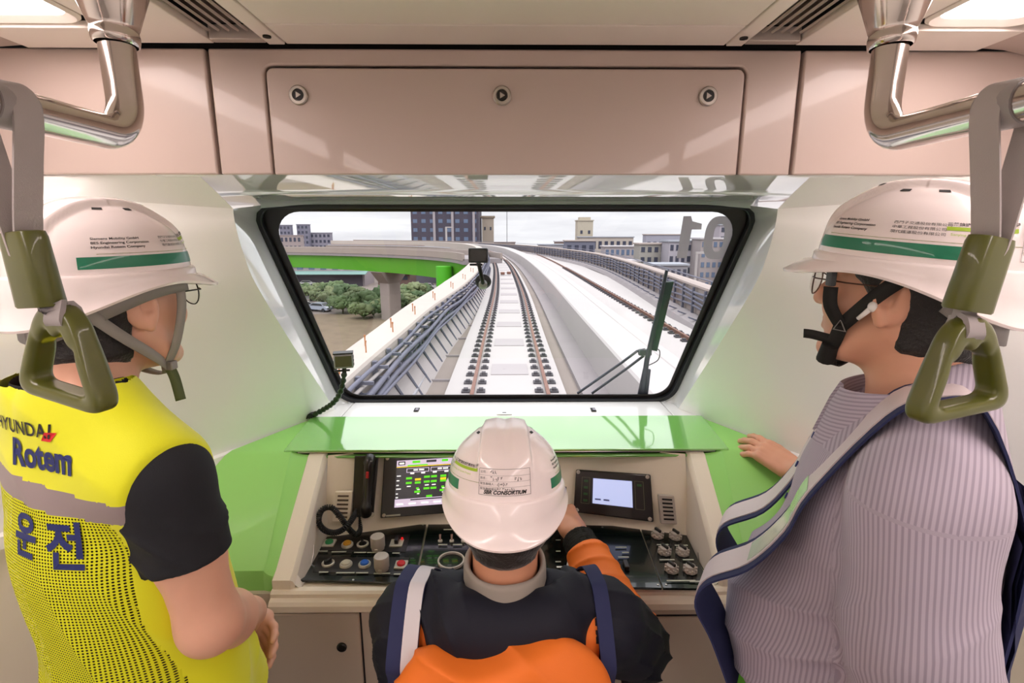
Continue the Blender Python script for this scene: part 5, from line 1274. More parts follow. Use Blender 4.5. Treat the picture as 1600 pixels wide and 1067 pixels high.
# ---------------------------------------------------------------- safety helmet
def helmet(person, c, R, lab, back_label=False, side_text=None, s=1.0, vents=True, band=False):
    """c, R: head centre and axes in world coordinates; a part of the person"""
    Rm = Matrix([list(map(float, r)) for r in np.asarray(R)]); c = Vector(c)
    A, B, ZE, ZH = .0995 * s, .121 * s, .045 * s, .094 * s
    def dome(th, ph, off=0.0):
        cp, sp = math.cos(ph) ** .86, math.sin(ph) ** .96
        x, y, z = A * cp * math.cos(th), B * cp * math.sin(th) - .004, ZE + ZH * sp
        n = Vector((math.cos(ph) * math.cos(th) / A, math.cos(ph) * math.sin(th) / B, math.sin(ph) / ZH)).normalized()
        f = ph / (PI / 2)
        def ss(a, b, v): t = max(0, min(1, (v - a) / (b - a))); return t * t * (3 - 2 * t)
        w = .030 + (.012 * (1 - f) if math.sin(th) < 0 else .006 * (1 - f))
        d = .0085 * ss(w + .008, w, abs(x)) * ss(.10, .42, f) - .003 * ss(.014, 0, abs(x)) * ss(.3, .6, f)
        d += .004 * ss(.55, .8, f) * ss(.075, .05, abs(x))
        return Vector((x, y, z)) + n * (d + off)
    def rim_z(th):
        s_ = math.sin(th); t = (s_ + 1) / 2
        return (-.024 + .042 * t + .026 * max(0, math.cos(th) ** 2) ** 1.5) * s
    def prof(th):
        s_ = math.sin(th); fr = max(0, s_); br = .036 * (max(0, (s_ - .35) / .65) ** 1.6) * s; bk = .006 * max(0, -s_) * s
        e = Vector((math.cos(th), math.sin(th), 0)); z1 = rim_z(th); b0 = dome(th, 0)
        out = []
        for o, z in ((.0035, ZE - .001), (.0058, ZE - .004), (.0064, ZE - .5 * (ZE - z1)), (.0072 + br * .35 + bk * .4, z1 + .008 + .002 * fr), (.0092 + br * .85 + bk, z1 + .003 - .20 * br), (.0108 + br + bk, z1 - .25 * br), (.0092 + br + bk, z1 - .0035 - .25 * br), (.0065 + br * .7 + bk * .5, z1 - .004 - .25 * br), (.003, z1 + .003), (-.004, ZE)):
            out.append(Vector((b0.x, b0.y, 0)) + e * o + Vector((0, 0, z)))
        return out
    N = 160
    rows = []
    for k in range(46):
        ph = PI / 2 * (1 - k / 45) if k else PI / 2 - .001
        rows.append([dome(2 * PI * j / N, max(ph, 0.0)) for j in range(N)])
    pr = [prof(2 * PI * j / N) for j in range(N)]
    for i in range(len(pr[0])): rows.append([pr[j][i] for j in range(N)])
    for k in range(1, 12):
        ph = PI / 2 * k / 11.02; rows.append([dome(2 * PI * j / N, ph, -.005) for j in range(N)])
    tw = lambda p: c + Rm @ p
    mb = MB().grid([[tw(p) for p in r] for r in rows], closed=True)
    h = mb.build('helmet', M_helmet, person, 50); h['label'] = lab
    def strip(th0, th1, p0, p1, m, name, off=.0007, n=24, mm=2):
        r = [[tw(dome(th0 + (th1 - th0) * i / n, p0 + (p1 - p0) * j / mm, off)) for i in range(n + 1)] for j in range(mm + 1)]
        r2 = [[tw(dome(th0 + (th1 - th0) * i / n, p0 + (p1 - p0) * j / mm, off - .0006)) for i in range(n + 1)] for j in range(mm + 1)]
        return MB().grid(r).grid(r2).build(name, m, h, 180)
    for sd in (0, 1):
        f = (lambda a: a) if sd == 0 else (lambda a: PI - a)
        a0, a1 = sorted((f(math.radians(-40)), f(math.radians(62))))
        strip(a0, a1, math.radians(4), math.radians(13.5), M_tape, 'reflective_tape')
        am = (a0 + a1) / 2
        def mp(u, v, w, a=am, p0=math.radians(21)): return tw(dome(a + u / .112, p0 + v / .120, .0009))
        # client sticker: three short lines, a second column, a lime bar with lines, a thin rule
        tb = MB()
        T = dict(size=.0062, align='LEFT', bold=.00012)
        o = -.083
        for q, t in enumerate(('Siemens Mobility GmbH', 'BES Engineering Corporation', 'Hyundai Rotem Company')): put_text(tb, t, lambda u, v, w, q=q: mp(u + o, v + .0165 - q * .0080, w), **T)
        for q, t in enumerate(('西門子交通股份有限公司', '中華工程股份有限公司', '現代鐵道股份有限公司')): put_text(tb, t, lambda u, v, w, q=q: mp(u + .010, v + .0165 - q * .0080, w), size=.0056, align='LEFT')
        put_text(tb, '三鶯線捷運系統機電統包工程', lambda u, v, w: mp(u + .066, v + .0185, w), size=.0062, align='LEFT', bold=.0001)
        tb.build('sticker_print', M_ink, h, 0)
        strip(am + .066 / .112, am + .145 / .112, math.radians(21) + .0085 / .12, math.radians(21) + .0145 / .12, M_lime, 'lime_bar', n=10)
        lb = MB(); put_text(lb, 'Sanying Line System Project', lambda u, v, w: mp(u + .070, v + .0018, w), size=.0052, align='LEFT'); lb.build('lime_print', M_lime, h, 0)
        strip(am - .078 / .112, am + .15 / .112, math.radians(21) - .0115 / .12, math.radians(21) - .0108 / .12, mat('rule_olive', '8A8F50', .6), 'sticker_rule', n=12)
        if vents:
            for k in range(3):
                th = f(math.radians(-22 + 40 * k)); strip(th - .10, th + .10, math.radians(63), math.radians(66), M_dark, 'vent_slot', n=4)
    if back_label:
        bp = lambda u, v, w: tw(dome(1.5 * PI + u / .112, math.radians(17) + v / .122, .0009))
        lb = MB()
        def ln(u0, v0, u1, v1, t=.0006):
            n = 10; d = Vector((u1 - u0, v1 - v0)).normalized(); q = Vector((-d.y, d.x)) * t / 2
            lb.grid([[bp(u0 + (u1 - u0) * i / n + q.x * s_, v0 + (v1 - v0) * i / n + q.y * s_, 0) for i in range(n + 1)] for s_ in (-1, 1)])
        w_, hh = .047, .024
        for a in ((-w_, hh, w_, hh), (-w_, -hh, w_, -hh), (-w_, -hh, -w_, hh), (w_, -hh, w_, hh)): ln(*a)
        for v in (.0125, .002, -.008): ln(-w_, v, w_, v, .0003)
        put_text(lb, 'SBR CONSORTIUM', lambda u, v, w: bp(u, v - .0185, w), size=.0098, bold=.00035, shear=.28, xscale=.92)
        for q, (t, v) in enumerate((('公司 :', .018), ('姓名 :', .007), ('緊急聯絡人 :', -.003), ('緊急聯絡電話 :', -.0125))): put_text(lb, t, lambda u, v_, w, v=v: bp(u - .045, v_ + v, w), size=.0052, align='LEFT')
        rnd = random.Random(5)
        for u0, v0, n, w2 in ((-.026, .0185, 3, .0042), (-.026, .0072, 5, .0045), (.018, .006, 3, .0045), (-.014, -.0035, 4, .0050), (-.014, -.0125, 8, .0042)):   # handwriting
            for q in range(n):
                pts = [(u0 + q * w2 + rnd.uniform(0, w2 * .9), v0 + rnd.uniform(-.004, .004)) for _ in range(5)]
                for a, b in zip(pts, pts[1:]): ln(*a, *b, .0006)
        lb.build('back_label', M_ink, h, 0)
    return h, tw
def spectacles(person, c, R, m, lensr=.023):
    Rm = Matrix([list(map(float, r)) for r in np.asarray(R)]); c = Vector(c); tw = lambda *p: c + Rm @ Vector(p)
    mb = MB()
    for s_ in (-1, 1):
        mb.tube([tw(s_ * .033 + lensr * math.cos(a) * 1.05, .108 - .006 * abs(math.cos(a)) * (1 if math.cos(a) * s_ > 0 else 0), .000 + lensr * math.sin(a)) for a in [2 * PI * k / 28 for k in range(28)]], .0011, 6, closed=True)
        mb.tube([tw(s_ * .057, .104, .006), tw(s_ * .073, .094, .006), tw(s_ * .078, .05, .006), tw(s_ * .080, .0, .008), tw(s_ * .078, -.018, -.006)], .0012, 6)
    mb.tube(spline([tw(-.010, .108, .004), tw(0, .112, .008), tw(.010, .108, .004)], 4), .0011, 6)
    g = mb.build('spectacles', m, person, 180)
    for s_ in (-1, 1):
        ln = MB(); ln.lathe([(0, 0), (lensr * 1.0, 0), (lensr * 1.0, .001), (0, .0012)], tw(s_ * .033, .106, 0), axis=Rm @ Vector((0, 1, 0)), seg=28); ln.build('lens', M_glass, g)
    return g
def eyes(person, c, R, k=1.0):
    Rm = Matrix([list(map(float, r)) for r in np.asarray(R)]); c = Vector(c)
    for s_ in (-1, 1):
        p = c + Rm @ Vector((s_ * .031, .0755, .007)) * k
        e = MB().sphere(p, .0118 * k, 14, 10).build('eye', M_eye, person, 180)
        MB().lathe([(0, .0), (.0052, .0), (.0045, .0012), (0, .0016)], p + Rm @ Vector((0, .0112, -.001)), axis=Rm @ Vector((0, 1, 0)), seg=14).build('iris', M_hair, e)

def stripes_attr(o, func):
    me = o.data; n = len(me.vertices); co = np.empty(n * 3, np.float32); me.vertices.foreach_get('co', co)
    at_ = me.attributes.new('stripe', 'FLOAT', 'POINT'); at_.data.foreach_set('value', func(co.reshape(-1, 3)).astype(np.float32))
def multi(o, mats, pick):
    """own colours of a sewn garment: pick(face centres, local) -> material index"""
    me = o.data
    for m in mats: me.materials.append(m)
    n = len(me.polygons); ce = np.empty(n * 3, np.float32); me.polygons.foreach_get('center', ce)
    me.polygons.foreach_set('material_index', pick(ce.reshape(-1, 3)).astype(np.int32))
def person(lab, loc, rz):
    p = thing('person', lab, 'person', loc, rz); return p, world_of(p)
def trousers(p, Mw, hip, kn, an, m, seat=False):
    f = lambda P: smin(smin(ell(P, hip[2], (.175, .125, .13)), chain(P, [V3(*hip[0]), V3(*kn[0]), V3(*an[0])], [.092, .068, .058], .03), .04), chain(P, [V3(*hip[1]), V3(*kn[1]), V3(*an[1])], [.092, .068, .058], .03), .04) + .004 * wob(P, 38)
    pts = np.array(list(hip) + list(kn) + list(an)); o = sdf_obj('trousers', f, pts.min(0) - .2, pts.max(0) + .2, .011, m, Mw, p)
    for a in an:
        sf = lambda P, a=a: smax(smin(ell(P, V3(a[0], a[1] + .03, .045), (.048, .14, .055)), cap(P, V3(a[0], a[1], .05), V3(a[0], a[1], .11), .048), .03), .004 - P[:, 2], .004)
        sdf_obj('shoe', sf, (a[0] - .08, a[1] - .16, -.01), (a[0] + .08, a[1] + .22, .18), .008, mat('shoe_black', '1B1918', .4), Mw, p)

def torso_field(P, g=1.0, zs=0.0, belly=0.0, trap=0.0):
    """standing trunk, shoulders at 1.40 + zs"""
    z = zs
    d = ell(P, (0, -.005, 1.25 + z), (.168 * g, .118 * g, .21))
    d = smin(d, ell(P, (0, .012 + belly * .4, 1.05 + z), (.158 * g, .118 * g + belly, .19)), .06)
    d = smin(d, ell(P, (0, -.005, .93 + z), (.168 * g, .122 * g, .14)), .05)
    S = np.stack([np.abs(P[:, 0]), P[:, 1], P[:, 2]], 1)
    d = smin(d, cap(S, V3(.0, -.028, 1.405 + z), V3(.155 * g, -.015, 1.385 + z), .062, .056), .05)
    d = smin(d, cap(S, V3(.035, -.036, 1.475 + z + trap), V3(.13, -.022, 1.408 + z), .044, .046), .04)
    if trap: d = smin(d, ell(P, (0, -.034, 1.445 + trap), (.085, .050, .070)), .04)
    return d

# ================================================================ LEFT PERSON: yellow mesh vest
pA, MA = person('person in a yellow mesh vest and white helmet standing at the left', (-.612, .745, 0), math.radians(-27))
headA = V3(-.022, .045, 1.622); RA = rot3(0.02, 0, math.radians(6))
neckA = V3(0, -.025, 1.42)
shR, elR, wrR = V3(.160, -.012, 1.380), V3(.196, .0, 1.160), V3(.028, .168, .988)
shL, elL, wrL = V3(-.160, -.012, 1.380), V3(-.196, .0, 1.160), V3(-.060, .185, .965)
HR, HL = frame_from((-.72, .18, -.55), (.30, .9, -.1)), frame_from((.70, .25, -.55), (-.3, .9, -.1))
chR, chL = hand_chains(1, .45, .4), hand_chains(-1, .45, .4)
def armf(P, a, b, c, r): return chain(P, [a, a * .5 + b * .5, b, b * .6 + c * .4, c], [r[0], r[1], r[2], r[3], r[4]], .02)
torsoA = lambda P: torso_field(P, .95, 0.0, 0.0, .022)
def bodyA(P):
    d = near(P, headA + V3(0, 0, 0), .19, lambda Q: head_field(tolocal(Q, headA, RA)))
    d = smin(d, cap(P, neckA, headA + V3(0, -.030, -.05), .058, .056), .022)
    d = smin(d, torsoA(P) + .012, .03)
    for a, b, c, H, ch, s_ in ((shR, elR, wrR, HR, chR, 1), (shL, elL, wrL, HL, chL, -1)):
        d = smin(d, armf(P, a, b, c, (.045, .043, .041, .042, .029)), .02)
        d = smin(d, near(P, c + H @ V3(0, .06, 0), .17, lambda Q: hand_field(tolocal(Q, c, H), s_, ch)), .012)
    return d
sdf_obj('body', bodyA, (-.36, -.22, .80), (.36, .36, 1.80), .0042, M_skinA, MA, pA)
sdf_obj('hair', lambda P: hair_field(tolocal(P, headA, RA), 1.0, -.085, 1.0), headA - .17, headA + .17, .0036, M_hair, MA, pA)
toW = lambda q: MA @ Vector([float(v) for v in q])
RAw = np.array(MA.to_3x3()) @ RA
eyes(pA, toW(headA), RAw)
def tee(P):
    d = torsoA(P) - .004
    for a, b, s_ in ((shR, elR, 1), (shL, elL, -1)):
        e = a + (b - a) * .52
        sl = cap(P, a, e, .055, .054) ; ax = (b - a) / np.linalg.norm(b - a)
        t_ = (P - a) @ ax; sl = sl - .0100 * folds(P, (.5, .5, .8), 72, 2.0) * sstep(.0, .06, t_)
        sl = smax(sl, (P - e) @ ax, .006)
        d = smin(d, sl + .0030 * wob(P, 42, 2), .03)
    d = smax(d, -cap(P, V3(0, -.015, 1.46), V3(0, .02, 1.62), .060), .01)
    return smax(d, .90 - P[:, 2], .01)
M_tee = mat('tee_black', '181A20', .85, bump=.2, bscale=700)
sdf_obj('t_shirt', tee, (-.36, -.22, .86), (.36, .26, 1.52), .0055, M_tee, MA, pA)
def vest_base(P):
    z = P[:, 2]
    flare = .012 + .008 * sstep(1.15, .85, z)
    fo = .011 * folds(P, (1, 0, .38), 38, 5.0, 1.6, 1.2, 6.0) * sstep(1.34, 1.12, z) + .003 * folds(P, (.5, 0, 1), 40, 2.0) * sstep(1.30, 1.40, z)
    d = torsoA(P) - flare - fo - .0018 * wob(P, 26, 4)
    # loose front flap pushed out over the hands
    d = smin(d, ell(P, (.055, .105, .885), (.050, .060, .13)) - .010 * folds(P, (.6, .2, .8), 60, 1.0), .03)
    return d
def vest(P):
    d = vest_base(P)
    for s_ in (-1, 1):
        d = smax(d, -(ell(P, (s_ * .246, .0, 1.325), (.072, .20, .170))), .010)
    d = smax(d, -cap(P, V3(0, -.010, 1.475), V3(0, .02, 1.62), .066), .008)
    slit = np.maximum(np.abs(P[:, 0] + .0) - .03, .05 - P[:, 1])
    return smax(smax(d, .80 - P[:, 2], .006), -slit, .01)
M_vest = mat('vest_yellow', 'E9EC12', .7, sheen=.2, bump=.08, bscale=600)
M_vmesh = bpy.data.materials.new('vest_mesh'); M_vmesh.use_nodes = True
n_, l_, b_ = nodes_of(M_vmesh); b_.inputs['Base Color'].default_value = lin('DDE010'); b_.inputs['Roughness'].default_value = .75
tc_ = n_.new('ShaderNodeTexCoord'); mp_ = n_.new('ShaderNodeMapping'); mp_.inputs['Scale'].default_value = (1 / .0046,) * 3
l_.new(tc_.outputs['Object'], mp_.inputs['Vector']); sp_ = n_.new('ShaderNodeSeparateXYZ'); l_.new(mp_.outputs[0], sp_.inputs[0])
def mnode(op, a, b=None):
    q = n_.new('ShaderNodeMath'); q.operation = op
    for i, v in enumerate((a, b)):
        if v is None: continue
        if isinstance(v, (int, float)): q.inputs[i].default_value = v
        else: l_.new(v, q.inputs[i])
    return q.outputs[0]
fx = mnode('SUBTRACT', mnode('FRACT', sp_.outputs['X']), .5); fz = mnode('SUBTRACT', mnode('FRACT', sp_.outputs['Z']), .5)
r2_ = mnode('ADD', mnode('MULTIPLY', fx, fx), mnode('MULTIPLY', fz, fz)); hole = mnode('LESS_THAN', r2_, .085)
tr_ = n_.new('ShaderNodeBsdfTransparent'); mx_ = n_.new('ShaderNodeMixShader'); l_.new(hole, mx_.inputs[0]); l_.new(b_.outputs[0], mx_.inputs[1]); l_.new(tr_.outputs[0], mx_.inputs[2]); l_.new(mx_.outputs[0], n_['Material Output'].inputs[0])
M_band = mat('reflective_band', '9A8B8B', .45, bump=.05, bscale=900)
vs_ = sdf_obj('reflective_vest', vest, (-.36, -.26, .74), (.36, .36, 1.52), .005, None, MA, pA)
def pickv(c):
    x, y, z = c[:, 0], c[:, 1], c[:, 2]
    up = (z > 1.384 - .1 * np.maximum(x, 0)) | (np.abs(x) > .150 + .02 * sstep(1.2, .9, z)) | (y > .01)
    idx = np.where(up, 0, 1)
    bandz = np.abs(z - 1.384 + .10 * np.maximum(x, 0)) < .0175
    return np.where(bandz & (np.abs(x) < .30), 2, idx)
multi(vs_, [M_vest, M_vmesh, M_band], pickv)
vs_['label'] = 'yellow mesh vest with a grey reflective band'
# armhole piping edge, print on the back
def on_back(s, u0, z0, m, name, **k):
    v, f = text_mesh(s, **k); v = np.array(v, np.float32)
    P = np.stack([u0 + v[:, 0], np.full(len(v), -.40), z0 + v[:, 1]], 1); q = march(vest_base, P, V3(0, 1, 0)); q[:, 1] -= .0016
    mb = MB().add([toW(p) for p in q], f); mb.build(name, m, vs_, 0)
M_navy = mat('print_navy', '1E2A6B', .6)
on_back('HYUNDAI', .018, 1.470, M_ink, 'vest_print', size=.026, bold=.0004, spacing=1.05)
on_back('Rotem', .056, 1.434, M_navy, 'vest_print', size=.050, bold=.0018, xscale=.84)
q = march(vest_base, np.array([(.074 + a, -.4, 1.464 + b) for a, b in ((-.012, -.006), (.004, -.006), (.012, .006), (-.004, .006))], np.float32), V3(0, 1, 0)); q[:, 1] -= .002
MB().add([toW(p) for p in q], [(0, 1, 2, 3)]).build('red_diamond', mat('print_red', 'D8232A', .6), vs_, 0)
on_back('운', .020, 1.318, M_navy, 'vest_print', size=.066, bold=.0020, xscale=.8)
on_back('전', .088, 1.312, M_navy, 'vest_print', size=.072, bold=.0020, xscale=.85)
hA, twA = helmet(pA, toW(headA), RAw, 'white safety helmet with green reflective tape and grey chin strap')
spectacles(pA, toW(headA), RAw, mat('wire_black', '1C1A18', .35, metal=.6))
def hp(R, c):
    Rm = Matrix([list(map(float, r)) for r in np.asarray(R)]); c = Vector(c); return lambda x, y, z: c + Rm @ Vector((x, y, z))
a_ = hp(RAw, toW(headA))
M_sg = mat('strap_pale', '9A968F', .7); M_cradle = mat('cradle_grey', '8E8A86', .5)
for s_ in (-1, 1):
    MB().ribbon(spline([a_(s_ * .082, .052, .020), a_(s_ * .081, .050, -.02), a_(s_ * .070, .040, -.075), a_(s_ * .050, .034, -.110)], 5), [Vector(toW((0, 1, 0)) - toW((0, 0, 0)))] * 16, .014, .0016).build('chin_strap', M_sg, hA, 180)
    MB().ribbon(spline([a_(s_ * .072, -.095, .012), a_(s_ * .080, -.050, -.040), a_(s_ * .072, .000, -.085), a_(s_ * .050, .034, -.112)], 5), [Vector((0, 0, 1))] * 16, .016, .0016).build('chin_strap', M_sg, hA, 180)
    MB().ribbon(spline([a_(s_ * .088, .06, .022), a_(s_ * .092, .0, .016), a_(s_ * .080, -.060, -.004), a_(s_ * .040, -.105, -.030), a_(0, -.115, -.036)], 5), [Vector((0, 0, 1))] * 21, .026, .002).build('cradle', M_cradle, hA, 180)
MB().ribbon(spline([a_(.050, .034, -.112), a_(.02, .050, -.132), a_(-.02, .050, -.132), a_(-.050, .034, -.112)], 5), Vector(toW((0, 1, 0)) - toW((0, 0, 0))), .016, .0018).build('chin_strap', M_sg, hA, 180)
MB().ribbon(spline([a_(.050, .036, -.112), a_(.054, .040, -.135), a_(.060, .040, -.172)], 5), Vector(toW((.3, 1, 0)) - toW((0, 0, 0))), .015, .0018).build('strap_tail', mat('strap_olive', '59653F', .7), hA, 180)
MB().box(a_(.052, .036, -.112), (.018, .016, .014)).build('buckle', M_cradle, hA, bevel=.002)
trousers(pA, MA, ((.09, 0, .90), (-.09, 0, .90), (0, 0, .93)), ((.10, .01, .50), (-.10, .01, .50)), ((.10, -.01, .10), (-.10, -.01, .10)), mat('trouser_dark', '23242A', .8))

# ================================================================ RIGHT PERSON: striped shirt
pB, MB_ = person('person in a striped lilac shirt at the right, resting one hand on the console', (.590, .715, 0), math.radians(58))
toB = lambda q: MB_ @ Vector([float(v) for v in q]); MBi = MB_.inverted(); fromB = lambda w: V3(*(MBi @ Vector(w)))
headB = fromB((.582, .745, 1.640)); RB = rot3(0.09, 0, math.radians(-20))
ZB = .025
neckB = V3(0, -.015, 1.45)
sBR, sBL = V3(.185, -.005, 1.40), V3(-.185, -.005, 1.40)
wB = fromB((.752, 1.245, 1.112)); eB = fromB((.81, 1.02, 1.155))
eBL, wBL = V3(-.215, -.03, 1.10), V3(-.20, .14, .90)
HBR = frame_from(np.array(MBi.to_3x3()) @ np.array((-.58, .72, .30)), np.array(MBi.to_3x3()) @ np.array((-.12, -.40, .90)))
HBL = frame_from((.05, .5, -.85), (-1, 0, 0))
chBR, chBL = hand_chains(1, [.26, .30, .34, .38], .0, .14), hand_chains(-1, .35, .3)
def bodyB(P):
    d = near(P, headB, .19, lambda Q: head_field(tolocal(Q, headB, RB), 1.03))
    hb = headB + np.asarray(RB, np.float32) @ V3(0, -.030, -.05)
    d = smin(d, cap(P, neckB, hb, .064, .062), .026)
    d = smin(d, torso_field(P, 1.08, ZB, .03) + .014, .03)
    for a, b, c, H, ch, s_ in ((sBR, eB, wB, HBR, chBR, 1), (sBL, eBL, wBL, HBL, chBL, -1)):
        d = smin(d, armf(P, a, b, c, (.054, .048, .043, .044, .030)), .02)
        d = smin(d, near(P, c + H @ V3(0, .06, 0), .17, lambda Q: hand_field(tolocal(Q, c, H), s_, ch)), .012)
    return d
lo_ = np.minimum(np.minimum(wB, eB), V3(-.34, -.24, .78)) - V3(.12, .12, .04); hi_ = np.maximum(np.maximum(wB, eB), V3(.34, .30, 1.80)) + V3(.12, .12, .06)
sdf_obj('body', bodyB, lo_, hi_, .0042, M_skinB, MB_, pB)
sdf_obj('hair', lambda P: hair_field(tolocal(P, headB, RB), 1.03, -.080, 3.0), headB - .18, headB + .18, .0036, M_hair, MB_, pB)
RBw = np.array(MB_.to_3x3()) @ RB
eyes(pB, toB(headB), RBw, 1.03)
def shirt(P):
    z = P[:, 2]
    d = torso_field(P, 1.10, ZB, .045) - .010
    d = d - .014 * folds(P, (.35, .25, 1), 50, 4.0, 1.8, 1.4, 7.0) * sstep(1.32, 1.15, z)
    for a, b, c, e1, s_ in ((sBR, eB, wB, .52, 1), (sBL, eBL, wBL, .95, -1)):
        e = b + (c - b) * e1; ax = (c - b) / np.linalg.norm(c - b)
        sl = chain(P, [a, a * .45 + b * .55, b, e], [.076, .072, .062, .050], .03)
        t = np.clip((P - a) @ ((b - a) / np.linalg.norm(b - a)), 0, .4)
        sl = sl - .0170 * folds(P, (.3, .75, .65), 54, 6.0, 1.7, 1.5, 7.0) * sstep(.03, .12, t) - .002 * wob(P, 34, 5)
        sl = smax(sl, (P - e) @ ax, .005)
        d = smin(d, sl, .028)
    d = smax(d, -cap(P, V3(0, -.015, 1.42), V3(0, .03, 1.62), .068), .008)
    return smax(d - .0012 * wob(P, 30, 1), .86 - z, .01)
M_shirt = bpy.data.materials.new('shirt_pinstripe'); M_shirt.use_nodes = True
n_, l_, b_ = nodes_of(M_shirt); b_.inputs['Roughness'].default_value = .75; b_.inputs['Sheen Weight'].default_value = .15
at__ = n_.new('ShaderNodeAttribute'); at__.attribute_name = 'stripe'
ms = n_.new('ShaderNodeMath'); ms.operation = 'FRACT'; l_.new(at__.outputs['Fac'], ms.inputs[0])
rp_ = n_.new('ShaderNodeValToRGB'); rp_.color_ramp.elements[0].position = .30; rp_.color_ramp.elements[0].color = lin('9C92A2'); rp_.color_ramp.elements[1].position = .46; rp_.color_ramp.elements[1].color = lin('B9AFBE')
e3 = rp_.color_ramp.elements.new(.90); e3.color = lin('B9AFBE'); e4 = rp_.color_ramp.elements.new(1.0); e4.color = lin('9C92A2')
l_.new(ms.outputs[0], rp_.inputs[0]); l_.new(rp_.outputs[0], b_.inputs['Base Color'])
M_cuffin = mat('cuff_lining', 'B9BACF', .75)
sh_ = sdf_obj('shirt', shirt, np.minimum(lo_, V3(-.36, -.24, .84)), hi_, .0052, M_shirt, MB_, pB)
def stripe_phase(co):
    # body: distance round the trunk; left sleeve: distance round the arm
    ang = np.arctan2(co[:, 1], co[:, 0] + 1e-6); tr = ang * .17
    ax = (eBL - sBL) / np.linalg.norm(eBL - sBL); q = co - sBL; t = q @ ax; r = q - t[:, None] * ax
    aa = np.arctan2(r[:, 1], -r[:, 0]) * .075
    dA = cap(co, sBL, eBL, .078, .066); m = (dA < .02) & (co[:, 0] < -.115)
    axr = (eB - sBR) / np.linalg.norm(eB - sBR); 
    mR = cap(co, sBR, eB, .078, .07) < .015
    # yoke over the shoulder: stripes run sideways
    yk = co[:, 2] > 1.405
    return np.where(m & ~yk, aa, np.where(yk, co[:, 1] * 1.0 + co[:, 0] * .15, tr)) / .0060 + 40
stripes_attr(sh_, stripe_phase)
# collar: standing band folded over
mb = MB(); rows = []
for k in range(41):
    a = PI * 2 * (k - 20) / 40 * .93 - PI / 2
    rw = .066; cx, cy = 0.0, .004
    gx = lambda r_, z_: Vector((cx + r_ * math.cos(a), cy + r_ * math.sin(a) * 1.02 + (z_ - 1.44) * .12, z_ - .030 * (math.sin(a) + 1) * .5))
    fr_ = max(0, math.sin(a))
    rows.append([gx(rw + .001, 1.455), gx(rw, 1.490), gx(rw + .001, 1.518), gx(rw + .006, 1.521), gx(rw + .014 + .006 * fr_, 1.495), gx(rw + .030 + .016 * fr_, 1.452 - .020 * fr_), gx(rw + .027 + .016 * fr_, 1.451 - .020 * fr_), gx(rw + .008, 1.492)])
mb.grid([[toB(p) for p in r] for r in rows], closed=True)
mb.f.append(tuple(range(8))); mb.f.append(tuple(320 + i for i in range(7, -1, -1)))
cl = mb.build('collar', M_shirt, sh_, 60)
stripes_attr(cl, lambda co: np.where(True, co[:, 2] * 1.25 + co[:, 1] * .35, 0) / .0066 + 40)
cax = Vector(toB(wB) - toB(eB)).normalized(); ce_ = toB(eB + (wB - eB) * .50)
MB().tube([ce_ + cax * d_ for d_ in (-.030, -.028, .026, .030)], [.050, .056, .055, .050], 28).build('cuff', mat('cuff_lilac', 'B9B7CC', .75), sh_, 50)
# vest: white reflective straps with navy borders, hanging loose
M_navyc = mat('vest_navy', '252C55', .8); M_refl = mat('vest_reflective_white', 'DCCFD0', .4, bump=.2, bscale=90); M_navymesh = mat('vest_navy_mesh', '4A4F66', .85)
vB = MB()
def surf(x, z, front):
    """point on the shirt, approached from the front (+y) or back (-y)"""
    p = march(shirt, np.array([(x, .45 if front else -.45, z)], np.float32), V3(0, -1 if front else 1, 0)); return p[0] + V3(0, .006 if front else -.006, 0)
def top(x, y):
    p = march(shirt, np.array([(x, y, 1.75)], np.float32), V3(0, 0, -1)); return p[0] + V3(0, 0, .006)
def strap(s_):
    L = [surf(s_ * .150, .98, False), surf(s_ * .150, 1.10, False), surf(s_ * .145, 1.22, False), surf(s_ * .132, 1.33, False), surf(s_ * .122, 1.39, False), top(s_ * .112, -.055), top(s_ * .105, -.01), top(s_ * .100, .035), surf(s_ * .098, 1.36, True), surf(s_ * .098, 1.29, True) + V3(0, .012, 0), surf(s_ * .096, 1.22, True) + V3(0, .035, 0), surf(s_ * .094, 1.17, True) + V3(0, .062, 0), surf(s_ * .094, 1.125, True) + V3(0, .058, 0), surf(s_ * .092, 1.07, True) + V3(0, .014, 0), surf(s_ * .092, .98, True) + V3(0, .006, 0)]
    return spline([toB(p) for p in L], 5)
for z in (1.40, 1.345, 1.285):
    p = surf(.004, z, True); MB().lathe([(0, 0), (.0055, 0), (.0055, .002), (0, .0025)], toB(p + V3(0, -.005, 0)), axis=Vector(toB((0, 1, .3)) - toB((0, 0, 0))), seg=12).build('button', M_navy, sh_)
sideX = Vector(toB((1, 0, 0)) - toB((0, 0, 0)))
vroot = None
for s_ in (-1, 1):
    pts = strap(s_)
    o = MB().ribbon(pts, sideX, .098, .003).build('safety_vest', M_navyc, pB, 60)
    o['label'] = 'navy edged safety vest strap'
    up_ = []
    for i in range(len(pts)):
        T = (pts[min(i + 1, len(pts) - 1)] - pts[max(i - 1, 0)]).normalized(); nn_ = T.cross(sideX).normalized()
        mid = toB((0, 0, 1.15)); out_ = pts[i] - Vector((mid.x, mid.y, min(pts[i].z - .12, 1.30)))
        up_.append(pts[i] + nn_ * (.0026 if nn_.dot(out_) > 0 else -.0026))
    MB().ribbon(up_, sideX, .066, .0018).build('reflective_strip', M_refl, o, 60)
    if s_ < 0:
        tagp = up_[40:51]; tg = [p + (p - q) * .6 for p, q in zip(tagp, pts[40:51])]
        MB().ribbon(tg, sideX, .052, .001).build('clear_pocket', mat('pocket_mint', 'C9DCCB', .2, coat=.8, var=.12, vscale=60), o, 60)
